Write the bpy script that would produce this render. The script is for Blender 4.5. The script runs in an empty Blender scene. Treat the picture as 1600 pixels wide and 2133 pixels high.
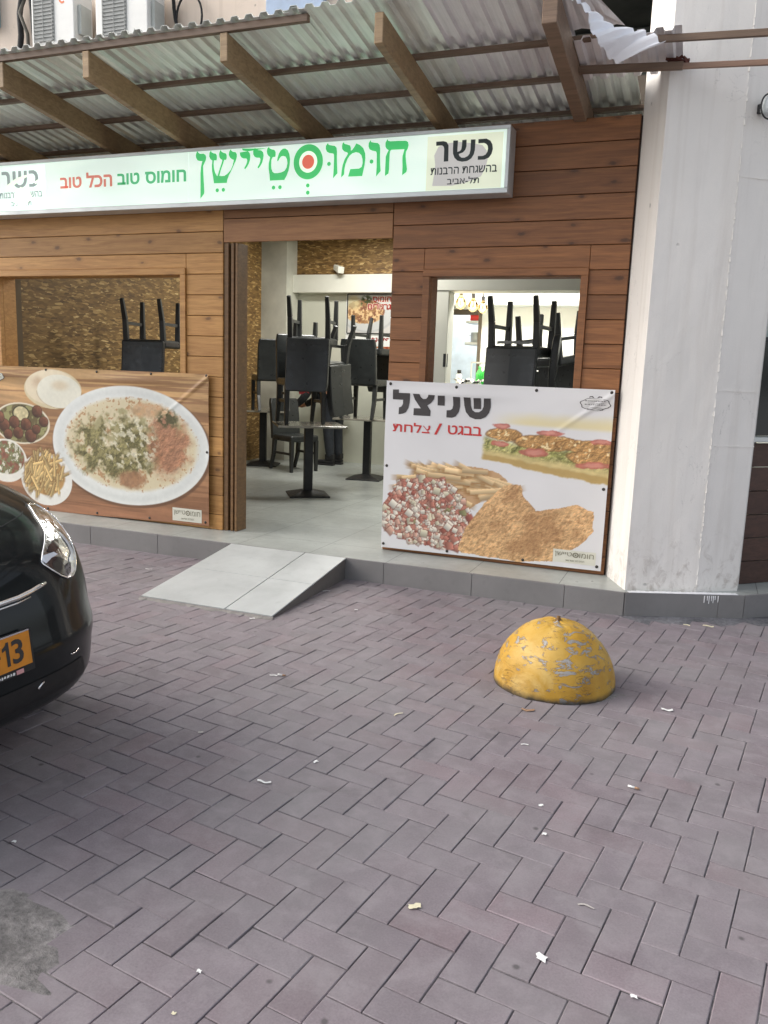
import bpy, bmesh, math, random
import numpy as np
from mathutils import Vector, Matrix, geometry
from mathutils.bvhtree import BVHTree
R = math.radians
random.seed(7); RNG = np.random.default_rng(7)
scene = bpy.context.scene
COL = scene.collection

# ------------------------------------------------------------------ camera
cam_d = bpy.data.cameras.new("camera"); cam = bpy.data.objects.new("camera", cam_d); COL.objects.link(cam)
cam_d.sensor_fit = 'HORIZONTAL'; cam_d.sensor_width = 36.0; cam_d.lens = 36.0 * 1704.2 / 1600.0
cam_d.clip_start = 0.05; cam_d.clip_end = 600
PITCH, ROLL, YAW, CAMH = R(9.777), R(2.0193), R(-21.0677), 1.4686
_f = Vector((math.sin(YAW)*math.cos(PITCH), math.cos(YAW)*math.cos(PITCH), -math.sin(PITCH)))
_r = Vector((math.cos(YAW), -math.sin(YAW), 0)); _u = _r.cross(_f)
_r2 = _r*math.cos(ROLL) + _u*math.sin(ROLL); _u2 = -_r*math.sin(ROLL) + _u*math.cos(ROLL)
M = Matrix((( _r2.x, _u2.x, -_f.x, 0), (_r2.y, _u2.y, -_f.y, 0), (_r2.z, _u2.z, -_f.z, CAMH), (0, 0, 0, 1)))
cam.matrix_world = M
scene.camera = cam

# ------------------------------------------------------------------ light
SUN_EL, SUN_AZ = R(36), R(-106)          # azimuth measured from +y towards +x: soft light from the street, front left
world = bpy.data.worlds.new("World"); scene.world = world; world.use_nodes = True
wn = world.node_tree; bg = wn.nodes["Background"]
sky = wn.nodes.new("ShaderNodeTexSky"); sky.sky_type = 'NISHITA'; sky.sun_disc = False
sky.sun_elevation = SUN_EL; sky.sun_rotation = SUN_AZ; sky.air_density = 1.0; sky.dust_density = 4.0; sky.ozone_density = 1.0
hs = wn.nodes.new("ShaderNodeHueSaturation"); hs.inputs["Saturation"].default_value = 0.38   # thin overcast: a paler sky
wn.links.new(sky.outputs[0], hs.inputs["Color"]); wn.links.new(hs.outputs[0], bg.inputs[0]); bg.inputs[1].default_value = 0.15
sun_d = bpy.data.lights.new("sun", 'SUN'); sun_d.energy = 0.55; sun_d.angle = R(60); sun_d.color = (1, 0.97, 0.93)
sun = bpy.data.objects.new("sun", sun_d); COL.objects.link(sun)
_sd = Vector((math.sin(SUN_AZ)*math.cos(SUN_EL), math.cos(SUN_AZ)*math.cos(SUN_EL), math.sin(SUN_EL)))
sun.rotation_euler = (-_sd).to_track_quat('-Z', 'Y').to_euler()
vs = scene.view_settings; vs.view_transform = 'Standard'; vs.look = 'None'; vs.gamma = 1.0; vs.exposure = 0.92
vs.use_curve_mapping = False
scene.cycles.max_bounces = 8

# ------------------------------------------------------------------ helpers
def lin(c):
    return tuple(((v/12.92) if v <= 0.04045 else ((v+0.055)/1.055)**2.4) for v in c)
def srgb(r, g, b): return lin((r/255, g/255, b/255))
def tag(o, label=None, cat=None, group=None, kind=None):
    if label: o["label"] = label
    if cat: o["category"] = cat
    if group: o["group"] = group
    if kind: o["kind"] = kind
    return o
def empty(name, loc=(0, 0, 0), label=None, cat=None, group=None):
    o = bpy.data.objects.new(name, None); COL.objects.link(o); o.location = loc; o.empty_display_size = 0.1
    return tag(o, label, cat, group)
class MB:
    """collects shapes in world coordinates; build() links them as ONE mesh object"""
    def __init__(s): s.v = []; s.f = []; s.c = []; s.smooth = []
    def add(s, vs_, fs, col=None, smooth=False):
        n = len(s.v); s.v += [tuple(v) for v in vs_]
        for f in fs:
            s.f.append(tuple(i+n for i in f)); s.smooth.append(smooth)
        s.c += [col if col is not None else (1, 1, 1)]*len(vs_)
        return s
    def box(s, x0, x1, y0, y1, z0, z1, col=None, m=None):
        vs_ = [Vector((x, y, z)) for z in (z0, z1) for y in (y0, y1) for x in (x0, x1)]
        if m is not None: vs_ = [m @ v for v in vs_]
        return s.add(vs_, [(0,2,3,1),(4,5,7,6),(0,1,5,4),(2,6,7,3),(0,4,6,2),(1,3,7,5)], col)
    def bar(s, a, b, w, h=None, w2=None, h2=None, up=(0,0,1), col=None):
        """tapered rectangular bar from a to b"""
        a, b = Vector(a), Vector(b); d = (b-a).normalized(); up = Vector(up)
        if abs(d.dot(up)) > 0.95: up = Vector((0, 1, 0))
        sx = d.cross(up).normalized(); sy = sx.cross(d).normalized(); h = h or w; w2 = w2 or w; h2 = h2 or (w2*h/w)
        vs_ = [a+sx*(i*w/2)+sy*(j*h/2) for i, j in ((-1,-1),(1,-1),(1,1),(-1,1))] + [b+sx*(i*w2/2)+sy*(j*h2/2) for i, j in ((-1,-1),(1,-1),(1,1),(-1,1))]
        return s.add(vs_, [(3,2,1,0),(4,5,6,7),(0,1,5,4),(1,2,6,5),(2,3,7,6),(3,0,4,7)], col)
    def tube(s, pts, r, n=8, r2=None, closed=False, col=None, cap=True):
        pts = [Vector(p) for p in pts]; k = len(pts); r2 = r if r2 is None else r2
        vs_ = []; fs = []; prev = None
        for i, p in enumerate(pts):
            if closed: t = pts[(i+1) % k]-pts[i-1]
            else: t = (pts[min(i+1, k-1)]-pts[max(i-1, 0)])
            t.normalize()
            ref = prev if prev is not None else (Vector((0, 0, 1)) if abs(t.z) < 0.9 else Vector((1, 0, 0)))
            a = (ref - t*ref.dot(t)).normalized(); prev = a; b = t.cross(a)
            rr = r+(r2-r)*i/max(1, k-1)
            for j in range(n):
                an = 2*math.pi*j/n; vs_.append(p+(a*math.cos(an)+b*math.sin(an))*rr)
        for i in range(k if closed else k-1):
            for j in range(n):
                i2 = (i+1) % k
                fs.append((i*n+j, i*n+(j+1) % n, i2*n+(j+1) % n, i2*n+j))
        s.add(vs_, fs, col, True)
        if cap and not closed:
            m = len(s.v)-len(vs_)
            s.f.append(tuple(m+j for j in range(n))[::-1]); s.smooth.append(False)
            s.f.append(tuple(m+(k-1)*n+j for j in range(n))); s.smooth.append(False)
        return s
    def lathe(s, prof, c, n=24, col=None):
        vs_ = []; fs = []
        for r, z in prof:
            for j in range(n):
                a = 2*math.pi*j/n; vs_.append((c[0]+r*math.cos(a), c[1]+r*math.sin(a), c[2]+z))
        for i in range(len(prof)-1):
            for j in range(n): fs.append((i*n+j, i*n+(j+1) % n, (i+1)*n+(j+1) % n, (i+1)*n+j))
        return s.add(vs_, fs, col, True)
    def prism(s, poly, z0, z1, col=None):
        """vertical prism over a ccw plan polygon"""
        n = len(poly); vs_ = [(x, y, z0) for x, y in poly]+[(x, y, z1) for x, y in poly]
        fs = [tuple(range(n))[::-1], tuple(range(n, 2*n))]+[(i, (i+1) % n, n+(i+1) % n, n+i) for i in range(n)]
        return s.add(vs_, fs, col)
    def xz(s, poly, y, t=0.0, col=None, fy=None):
        """flat polygon(s) drawn in x,z on a plane facing -y; t gives thickness towards the viewer side"""
        tri = geometry.tessellate_polygon([[Vector((x, z, 0)) for x, z in poly]])
        yy = (lambda x, z: y+fy(x, z)) if fy else (lambda x, z: y)
        vs_ = [(x, yy(x, z)-t, z) for x, z in poly]; fs = []
        for f in tri:
            a, b, c = (poly[i] for i in f)
            ccw = (b[0]-a[0])*(c[1]-a[1])-(b[1]-a[1])*(c[0]-a[0]) > 0
            fs.append(tuple(f) if ccw else tuple(f)[::-1])
        if t:
            n = len(poly); vs_ += [(x, yy(x, z), z) for x, z in poly]
            fs += [(i, n+i, n+(i+1) % n, (i+1) % n) for i in range(n)]
        return s.add(vs_, fs, col)
    def build(s, name, mat, parent=None, bevel=0, seg=2, subd=0, smooth=False):
        me = bpy.data.meshes.new(name); off = Vector(parent.location) if parent is not None and parent.type == 'EMPTY' else Vector()
        if parent is not None and parent.parent is not None: off = Vector(parent.parent.location)
        me.from_pydata([Vector(v)-off for v in s.v], [], s.f); me.update()
        me.polygons.foreach_set("use_smooth", [bool(x or smooth) for x in s.smooth])
        at = me.color_attributes.new("Col", 'FLOAT_COLOR', 'POINT')
        at.data.foreach_set("color", [x for c in s.c for x in (*c, 1.0)])
        me.materials.append(mat)
        o = bpy.data.objects.new(name, me); COL.objects.link(o)
        if parent is not None: o.parent = parent
        if bevel:
            b = o.modifiers.new("bevel", 'BEVEL'); b.width = bevel; b.segments = seg; b.limit_method = 'ANGLE'; b.angle_limit = R(40)
        if subd:
            b = o.modifiers.new("subd", 'SUBSURF'); b.levels = subd; b.render_levels = subd
        return o
def ell(cx, cz, rx, rz, n=28): return [(cx+rx*math.cos(2*math.pi*i/n), cz+rz*math.sin(2*math.pi*i/n)) for i in range(n)]

# ---- materials
class NT:
    def __init__(s, name):
        s.m = bpy.data.materials.new(name); s.m.use_nodes = True; s.t = s.m.node_tree
        s.b = s.t.nodes["Principled BSDF"]
    def n(s, typ, **kw):
        nd = s.t.nodes.new("ShaderNode"+typ)
        for k, v in kw.items():
            if k.startswith("i_"):
                key = k[2:]; key = int(key) if key.isdigit() else key.replace("_", " ")
                nd.inputs[key].default_value = v
            else: setattr(nd, k, v)
        return nd
    def l(s, a, b): s.t.links.new(a, b)
    def ramp(s, src, stops):
        r = s.n("ValToRGB"); e = r.color_ramp.elements
        while len(e) > 1: e.remove(e[-1])
        e[0].position = stops[0][0]; e[0].color = (*stops[0][1], 1)
        for p, c in stops[1:]:
            x = e.new(p); x.color = (*c, 1)
        s.l(src, r.inputs[0]); return r.outputs[0]
    def coords(s, scale=(1, 1, 1), rot=(0, 0, 0)):
        g = s.n("NewGeometry"); mp = s.n("Mapping"); mp.inputs["Scale"].default_value = scale; mp.inputs["Rotation"].default_value = rot
        s.l(g.outputs["Position"], mp.inputs[0]); return mp.outputs[0]
    def ocoords(s, scale=(1, 1, 1)):
        g = s.n("TexCoord"); mp = s.n("Mapping"); mp.inputs["Scale"].default_value = scale
        s.l(g.outputs["Object"], mp.inputs[0]); return mp.outputs[0]
    def noise(s, vec, scale, detail=4, rough=0.55, dist=0.0):
        nd = s.n("TexNoise"); nd.inputs["Scale"].default_value = scale; nd.inputs["Detail"].default_value = detail
        nd.inputs["Roughness"].default_value = rough; nd.inputs["Distortion"].default_value = dist
        s.l(vec, nd.inputs["Vector"]); return nd.outputs["Fac"]
    def mix(s, a, b, fac, mode='MIX'):
        nd = s.n("Mix", data_type='RGBA', blend_type=mode)
        for v, i in ((fac, 0), (a, 6), (b, 7)):
            if hasattr(v, "links") or hasattr(v, "is_linked"): s.l(v, nd.inputs[i])
            else: nd.inputs[i].default_value = v if i == 0 else (*v, 1)
        return nd.outputs[2]
    def math(s, op, a, b=0.0):
        nd = s.n("Math", operation=op)
        for v, i in ((a, 0), (b, 1)):
            if hasattr(v, "is_linked"): s.l(v, nd.inputs[i])
            else: nd.inputs[i].default_value = v
        return nd.outputs[0]
    def bump(s, h, strength=0.3, dist=0.01):
        nd = s.n("Bump"); nd.inputs["Strength"].default_value = strength; nd.inputs["Distance"].default_value = dist
        s.l(h, nd.inputs["Height"]); s.l(nd.outputs[0], s.b.inputs["Normal"])
    def base(s, c):
        if hasattr(c, "is_linked"): s.l(c, s.b.inputs["Base Color"])
        else: s.b.inputs["Base Color"].default_value = (*c, 1)
    def set(s, **kw):
        for k, v in kw.items():
            i = s.b.inputs[k.replace("_", " ")]
            if hasattr(v, "is_linked"): s.l(v, i)
            else: i.default_value = v
        return s
def simple(name, c, rough=0.5, metal=0.0, var=0.12, scale=6, bump=0.0, bscale=40, **kw):
    n = NT(name); v = n.ocoords(); f = n.noise(v, scale, 5)
    n.base(n.ramp(f, [(0.3, tuple(x*(1-var) for x in c)), (0.7, tuple(min(1, x*(1+var)) for x in c))]))
    f2 = n.noise(v, scale*2.3, 4); n.set(Metallic=metal, **kw)
    n.l(n.ramp(f2, [(0.3, (max(0.02, rough-0.08),)*3), (0.7, (min(1, rough+0.08),)*3)]), n.b.inputs["Roughness"])
    if bump: n.bump(n.noise(v, bscale, 4), bump, 0.004)
    return n.m
def emit(name, c, strength, var=0.0, scale=2.0):
    n = NT(name); n.base((0.3, 0.3, 0.3)); n.set(Roughness=0.35, Emission_Strength=strength)
    if var:
        f = n.noise(n.coords((1, 1, 1)), scale, 2)
        n.l(n.ramp(f, [(0.35, tuple(x*(1-var) for x in c)), (0.65, tuple(min(1, x) for x in c))]), n.b.inputs["Emission Color"])
    else: n.b.inputs["Emission Color"].default_value = (*c, 1)
    return n.m
def wood(name, dark, light, knot, knots=True, rough=0.55):
    """boards: grain runs along x; the Col attribute shifts and tints each board"""
    n = NT(name); at = n.n("Attribute", attribute_name="Col"); sp = n.n("SeparateColor"); n.l(at.outputs["Color"], sp.inputs[0])
    g = n.n("NewGeometry"); add = n.n("VectorMath", operation='MULTIPLY_ADD'); n.l(at.outputs["Color"], add.inputs[0])
    add.inputs[1].default_value = (37, 0, 19); n.l(g.outputs["Position"], add.inputs[2])
    def mp(sc):
        m = n.n("Mapping"); m.inputs["Scale"].default_value = sc; n.l(add.outputs[0], m.inputs[0]); return m.outputs[0]
    grain = n.noise(mp((0.9, 6, 14)), 3.2, 7, 0.62, 0.7)
    fine = n.noise(mp((2.2, 30, 90)), 3.0, 3, 0.6)
    c = n.ramp(grain, [(0.28, dark), (0.5, tuple((a+b)/2 for a, b in zip(dark, light))), (0.72, light)])
    c = n.mix(c, tuple(x*0.62 for x in dark), n.ramp(fine, [(0.55, (0, 0, 0)), (0.8, (0.55,)*3)]))
    if knots:
        vo = n.n("TexVoronoi", feature='F1', voronoi_dimensions='2D'); vo.inputs["Scale"].default_value = 1.0; vo.inputs["Randomness"].default_value = 1.0
        ks = n.n("SeparateXYZ"); kc = n.n("CombineXYZ"); n.l(mp((3.2, 1, 6.4)), ks.inputs[0]); n.l(ks.outputs[0], kc.inputs[0]); n.l(ks.outputs[2], kc.inputs[1]); n.l(kc.outputs[0], vo.inputs["Vector"])
        wob = n.math('ADD', vo.outputs["Distance"], n.math('MULTIPLY', n.noise(mp((9, 9, 14)), 3, 3), 0.13))
        vsep = n.n('SeparateColor'); n.l(vo.outputs['Color'], vsep.inputs[0]); some = n.ramp(vsep.outputs[0], [(.40, (0,)*3), (.44, (1,)*3)]); big = n.math('MULTIPLY', vsep.outputs[1], .05); wob = n.math('ADD', wob, big)
        c = n.mix(c, knot, n.math('MULTIPLY', some, n.ramp(wob, [(0.105, (0.9,)*3), (0.145, (0.6,)*3), (0.175, (0, 0, 0))])))
        c = n.mix(c, tuple(x*0.7 for x in dark), n.math('MULTIPLY', some, n.ramp(wob, [(0.14, (0.5,)*3), (0.30, (0, 0, 0))])))
    tint = n.ramp(sp.outputs[1], [(0, (0.70, 0.68, 0.66)), (1, (1.16, 1.15, 1.13))])
    c = n.mix(c, tint, 1.0, 'MULTIPLY'); n.base(c); n.set(Roughness=rough)
    n.bump(n.math('ADD', grain, fine), 0.18, 0.004); return n.m
def attr_mat(name, rough=0.6, bump=0.0, bs=60, spec=0.5, coat=0.0):
    n = NT(name); at = n.n("Attribute", attribute_name="Col"); n.base(at.outputs["Color"]); n.set(Roughness=rough, Specular_IOR_Level=spec, Coat_Weight=coat)
    if bump: n.bump(n.noise(n.ocoords(), bs, 4), bump, 0.003)
    return n.m
def grid_mesh(name, X, Y, Z, col, mat, parent=None):
    h, w = X.shape; me = bpy.data.meshes.new(name)
    P = np.stack([X, Y, Z], -1).reshape(-1, 3).astype(np.float32)
    if parent is not None: P = P-np.array(parent.location, dtype=np.float32)
    i = np.arange(h*w).reshape(h, w); q = np.stack([i[:-1, :-1], i[:-1, 1:], i[1:, 1:], i[1:, :-1]], -1).reshape(-1, 4)
    me.vertices.add(len(P)); me.vertices.foreach_set("co", P.ravel())
    me.loops.add(q.size); me.loops.foreach_set("vertex_index", q.ravel().astype(np.int32))
    me.polygons.add(len(q)); me.polygons.foreach_set("loop_start", np.arange(0, q.size, 4, dtype=np.int32))
    me.polygons.foreach_set("use_smooth", np.ones(len(q), dtype=bool)); me.update(calc_edges=True); me.validate()
    if col is not None:
        a = me.color_attributes.new("Col", 'FLOAT_COLOR', 'POINT'); c = np.concatenate([col, np.ones((h, w, 1))], -1).astype(np.float32)
        a.data.foreach_set("color", c.ravel())
    me.materials.append(mat); o = bpy.data.objects.new(name, me); COL.objects.link(o)
    if parent is not None: o.parent = parent
    return o
_glyph = {}
def text_polys(s, bold=0.0):
    """flat triangles of a word, scaled to the unit box; Hebrew is written right to left"""
    key = (s, bold)
    if key not in _glyph:
        heb = any('\u0590' <= ch <= '\u05ff' for ch in s)
        c = bpy.data.curves.new("t", 'FONT'); c.body = s[::-1] if heb else s; c.offset = bold; c.resolution_u = 3
        o = bpy.data.objects.new("t", c); COL.objects.link(o); bpy.context.view_layer.update()
        me = o.to_mesh(); me.calc_loop_triangles()
        vv = np.array([v.co[:2] for v in me.vertices]); tt = [tuple(t.vertices) for t in me.loop_triangles]
        o.to_mesh_clear(); COL.objects.unlink(o); bpy.data.objects.remove(o); bpy.data.curves.remove(c)
        lo, hi = vv.min(0), vv.max(0); _glyph[key] = ((vv-lo)/(hi-lo), tt)
    return _glyph[key]
def put_text(mb, s, x0, x1, z0, z1, y, bold=0.012, fy=None, fn=None, col=None):
    vv, tt = text_polys(s, bold)
    out = []
    for a, b in vv:
        x, z = x0+(x1-x0)*a, z0+(z1-z0)*b
        out.append(fn(x, z) if fn else (x, y+(fy(x, z) if fy else 0), z))
    mb.add(out, tt, col)

# numpy painting (prints on banners and posters)
def vnoise(X, Z, sc, seed):
    g = np.random.default_rng(seed).random((64, 64)); x, z = X*sc+17.3, Z*sc+9.1
    i, j = np.floor(x).astype(int), np.floor(z).astype(int); fx, fz = x-i, z-j; fx, fz = fx*fx*(3-2*fx), fz*fz*(3-2*fz)
    a, b, c, d = g[i % 64, j % 64], g[(i+1) % 64, j % 64], g[i % 64, (j+1) % 64], g[(i+1) % 64, (j+1) % 64]
    return (a*(1-fx)+b*fx)*(1-fz)+(c*(1-fx)+d*fx)*fz
def fbm(X, Z, sc, seed, o=4):
    t = 0; amp = 0.5; tot = 0
    for k in range(o): t = t+amp*vnoise(X, Z, sc*2**k, seed+k); tot += amp; amp *= 0.55
    return t/tot
def ss(a, b, x): t = np.clip((x-a)/(b-a), 0, 1); return t*t*(3-2*t)
def C8(r, g, b): return np.array((r, g, b))/255.0
def over(img, col, m): return img*(1-m[..., None])+np.asarray(col)*m[..., None]
def inpoly(X, Z, poly):
    ins = np.zeros(X.shape, bool); n = len(poly)
    for i in range(n):
        (x0, z0), (x1, z1) = poly[i], poly[(i+1) % n]
        if z0 == z1: continue
        c = ((z0 > Z) != (z1 > Z)) & (X < (x1-x0)*(Z-z0)/(z1-z0)+x0); ins ^= c
    return ins.astype(float)
def tolin(img):
    img = np.clip(img, 0, 1); return np.where(img <= 0.04045, img/12.92, ((img+0.055)/1.055)**2.4)
def ed(X, Z, cx, cz, rx, rz): return np.sqrt(((X-cx)/rx)**2+((Z-cz)/rz)**2)

# ------------------------------------------------------------------ materials
m_pine_lit = wood("pine_boards_lit", srgb(158, 110, 58), srgb(200, 152, 90), srgb(78, 54, 38))  # pine colour lightened to stand in for lamplight on the left wall
m_lintel = wood("lintel_boards", srgb(134, 91, 56), srgb(168, 120, 76), srgb(76, 52, 38))
m_redwood = wood("stained_boards", srgb(108, 68, 39), srgb(148, 99, 59), srgb(50, 32, 22))
m_beam = wood("rafter_wood", srgb(136, 112, 82), srgb(176, 150, 114), srgb(92, 70, 50))
m_darkbeam = wood("dark_batten", srgb(98, 80, 66), srgb(128, 106, 88), srgb(60, 48, 40), knots=False)
m_backing = simple("backing_board", srgb(52, 38, 30), 0.8)
m_steel = simple("brushed_steel", (0.55, 0.56, 0.55), 0.35, 0.9)
m_alu = simple("sign_aluminium", srgb(196, 200, 200), 0.42, 0.55, 0.06, 3)
m_black = simple("black_leather", (0.026, 0.029, 0.029), 0.33, 0, 0.25, 8, 0.08, 25)
m_blackwood = simple("black_wood", (0.03, 0.032, 0.031), 0.4, 0, 0.2, 5)
m_iron = simple("cast_iron", (0.024, 0.025, 0.026), 0.5, 0.2, 0.2, 12, 0.2, 150)
m_white_int = simple("interior_paint", srgb(222, 222, 210), 0.7, 0, 0.06, 2.2, 0.1, 50)
m_cream = simple("cream_paint", srgb(206, 207, 192), 0.7, 0, 0.06, 1.7, 0.1, 50)
m_bright = simple("kitchen_paint", srgb(236, 238, 234), 0.6, 0, 0.03)
m_grout = simple("mortar", srgb(128, 124, 120), 0.9, 0, 0.22, 14, 0.8, 60)
m_rubber = simple("rubber", (0.012, 0.012, 0.013), 0.7)
m_white_paper = simple("white_paper", srgb(224, 224, 221), 0.8, 0, 0.05)
m_cream_paper = simple("cream_paper", srgb(214, 206, 176), 0.8, 0, 0.06)
m_brown_leaf = simple("brown_leaf", srgb(150, 118, 92), 0.8, 0, 0.12)
m_grey_scrap = simple("grey_scrap", srgb(176, 170, 164), 0.8, 0, 0.12)
m_screw = simple("screw_head", (0.05, 0.045, 0.04), 0.5, 0.6)
m_print = attr_mat("banner_print", 0.55, 0.0, 60, 0.3)
m_poster = attr_mat("poster_print", 0.35)

def tile_mat(name, c, rough, mottled=0.18, joint=None):
    n = NT(name); v = n.coords(); f = n.noise(v, 2.3, 7, 0.62, 0.4); f2 = n.noise(v, 14, 5, 0.65)
    col = n.ramp(f, [(0.32, tuple(x*(1-mottled) for x in c)), (0.68, tuple(min(1, x*(1+mottled)) for x in c))])
    col = n.mix(col, tuple(x*0.6 for x in c), n.ramp(f2, [(0.58, (0, 0, 0)), (0.8, (0.35,)*3)]))
    if joint:
        br = n.n("TexBrick", offset=0.0); br.inputs["Scale"].default_value = 1.0; br.inputs["Brick Width"].default_value = joint; br.inputs["Row Height"].default_value = joint
        br.inputs["Mortar Size"].default_value = 0.0028; br.inputs["Mortar Smooth"].default_value = 0.1
        mp = n.n("Mapping"); mp.inputs["Location"].default_value = (0.18, 0.4, 0); n.l(v, mp.inputs[0]); n.l(mp.outputs[0], br.inputs["Vector"])
        col = n.mix(col, tuple(x*0.32 for x in c), br.outputs["Fac"])
    n.base(col); n.l(n.ramp(f2, [(0.3, (rough-0.07,)*3), (0.75, (rough+0.12,)*3)]), n.b.inputs["Roughness"])
    n.bump(f2, 0.05, 0.003); return n.m
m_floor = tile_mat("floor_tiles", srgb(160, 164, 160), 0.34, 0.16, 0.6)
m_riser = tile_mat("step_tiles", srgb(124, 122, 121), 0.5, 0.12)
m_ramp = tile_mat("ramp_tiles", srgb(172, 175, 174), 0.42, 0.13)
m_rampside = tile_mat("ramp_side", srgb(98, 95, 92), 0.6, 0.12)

def plaster(name, c):
    n = NT(name); v = n.coords()
    big = n.noise(v, 0.9, 4, 0.5); fine = n.noise(v, 70, 4, 0.6); lump = n.noise(v, 7, 5, 0.6)
    sep = n.n("SeparateXYZ"); n.l(v, sep.inputs[0])
    col = n.ramp(big, [(0.3, tuple(x*0.90 for x in c)), (0.7, tuple(min(1, x*1.04) for x in c))])
    run = n.noise(n.coords((7, 7, 0.35)), 1.6, 5, 0.6, 0.3); col = n.mix(col, (c[0]*.80, c[1]*.78, c[2]*.76), n.ramp(run, [(0.50, (0,)*3), (0.72, (0.6,)*3)]))
    ck = n.noise(n.coords((1, 1, 0.45)), 2.4, 7, 0.62, 1.1); ckl = n.ramp(n.math('ABSOLUTE', n.math('SUBTRACT', ck, .5)), [(0.0, (1,)*3), (0.004, (0,)*3)])
    ckl = n.math('MULTIPLY', ckl, n.ramp(n.noise(v, 1.7, 3), [(0.52, (0,)*3), (0.62, (1,)*3)])); col = n.mix(col, tuple(x*.5 for x in c), n.math('MULTIPLY', ckl, .6))
    # small pits and chips with a shape of their own, and rising damp that flakes the foot of the wall
    vo = n.n("TexVoronoi", feature='F1'); vo.inputs["Scale"].default_value = 4.3; n.l(v, vo.inputs["Vector"])
    pit = n.ramp(n.math('ADD', vo.outputs["Distance"], n.math('MULTIPLY', n.noise(v, 22, 3), 0.10)), [(0.085, (1,)*3), (0.115, (0,)*3)])
    foot = n.ramp(sep.outputs[2], [(0.0, (1,)*3), (0.62, (0,)*3)])
    flake = n.noise(n.coords((1, 1, 0.8)), 13, 7, 0.7, 0.7)
    dirt = n.math('MULTIPLY', foot, n.ramp(flake, [(0.50, (0,)*3), (0.66, (1,)*3)]))
    col = n.mix(col, tuple(x*0.45 for x in c), n.math('MULTIPLY', pit, 0.7))
    col = n.mix(col, (0.33, 0.27, 0.22), n.math('MULTIPLY', dirt, 0.75))
    n.base(col); n.set(Roughness=0.62)
    h = n.math('ADD', n.math('MULTIPLY', lump, 0.6), n.math('MULTIPLY', fine, 0.12))
    h = n.math('SUBTRACT', h, n.math('MULTIPLY', pit, 0.7)); h = n.math('ADD', h, n.math('MULTIPLY', dirt, 0.7))
    n.bump(h, 0.45, 0.012); return n.m
m_plaster = plaster("pillar_plaster", srgb(230, 226, 220))
m_upper = plaster("upper_plaster", srgb(214, 198, 182))

def osb():
    n = NT("osb_board"); v = n.coords()
    warp = n.n("TexNoise"); warp.inputs["Scale"].default_value = 5; n.l(v, warp.inputs["Vector"])
    ad = n.n("VectorMath", operation='MULTIPLY_ADD'); n.l(warp.outputs["Color"], ad.inputs[0]); ad.inputs[1].default_value = (0.03, 0.03, 0.03); n.l(v, ad.inputs[2])
    cols = []
    for k, (rot, sc) in enumerate([((R(25), 0, R(10)), (15, 15, 60)), ((R(-50), 0, R(40)), (13, 13, 52)), ((R(80), R(30), 0), (16, 16, 58))]):
        mp = n.n("Mapping"); mp.inputs["Rotation"].default_value = rot; mp.inputs["Scale"].default_value = sc; n.l(ad.outputs[0], mp.inputs[0])
        vo = n.n("TexVoronoi", feature='F1'); vo.inputs["Scale"].default_value = 1.0; n.l(mp.outputs[0], vo.inputs["Vector"])
        sp = n.n("SeparateColor"); n.l(vo.outputs["Color"], sp.inputs[0]); cols.append((sp.outputs[0], sp.outputs[1]))
    a = n.ramp(cols[0][0], [(0.0, srgb(112, 84, 46)), (0.7, srgb(136, 106, 60)), (0.88, srgb(166, 134, 82)), (1.0, srgb(214, 186, 130))])
    b = n.ramp(cols[1][0], [(0.0, srgb(106, 78, 42)), (0.75, srgb(142, 110, 62)), (1.0, srgb(196, 164, 108))])
    c = n.ramp(cols[2][0], [(0.0, srgb(92, 68, 38)), (0.8, srgb(138, 106, 60)), (1.0, srgb(186, 152, 98))])
    x = n.mix(a, b, n.ramp(cols[1][1], [(0.5, (0,)*3), (0.52, (1,)*3)])); x = n.mix(x, c, n.ramp(cols[2][1], [(0.62, (0,)*3), (0.64, (1,)*3)]))
    n.base(x); n.set(Roughness=0.6); n.bump(cols[0][0], 0.25, 0.004); return n.m
m_osb = osb()

def galv(name, c, metal=0.35, rough=0.48):
    n = NT(name); v = n.coords((18, 0.7, 1)); f = n.noise(v, 2.5, 6, 0.65, 0.3); f2 = n.noise(n.coords((2, 2, 2)), 3, 5, 0.6)
    col = n.ramp(f, [(0.3, tuple(x*0.86 for x in c)), (0.55, c), (0.75, tuple(min(1, x*1.08) for x in c))])
    col = n.mix(col, tuple(x*0.6 for x in c), n.ramp(f2, [(0.55, (0,)*3), (0.8, (0.4,)*3)]))
    n.base(col); n.set(Roughness=rough, Metallic=metal); n.bump(f2, 0.06, 0.003); return n.m
m_galv = galv("galvanised_sheet", srgb(242, 246, 240), .38, .36)
m_galv2 = galv("dull_sheet", srgb(236, 234, 236), 0.3, 0.42)
m_flap = simple("white_sheet", srgb(232, 234, 240), 0.45, 0.0, 0.04, 8)

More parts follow.
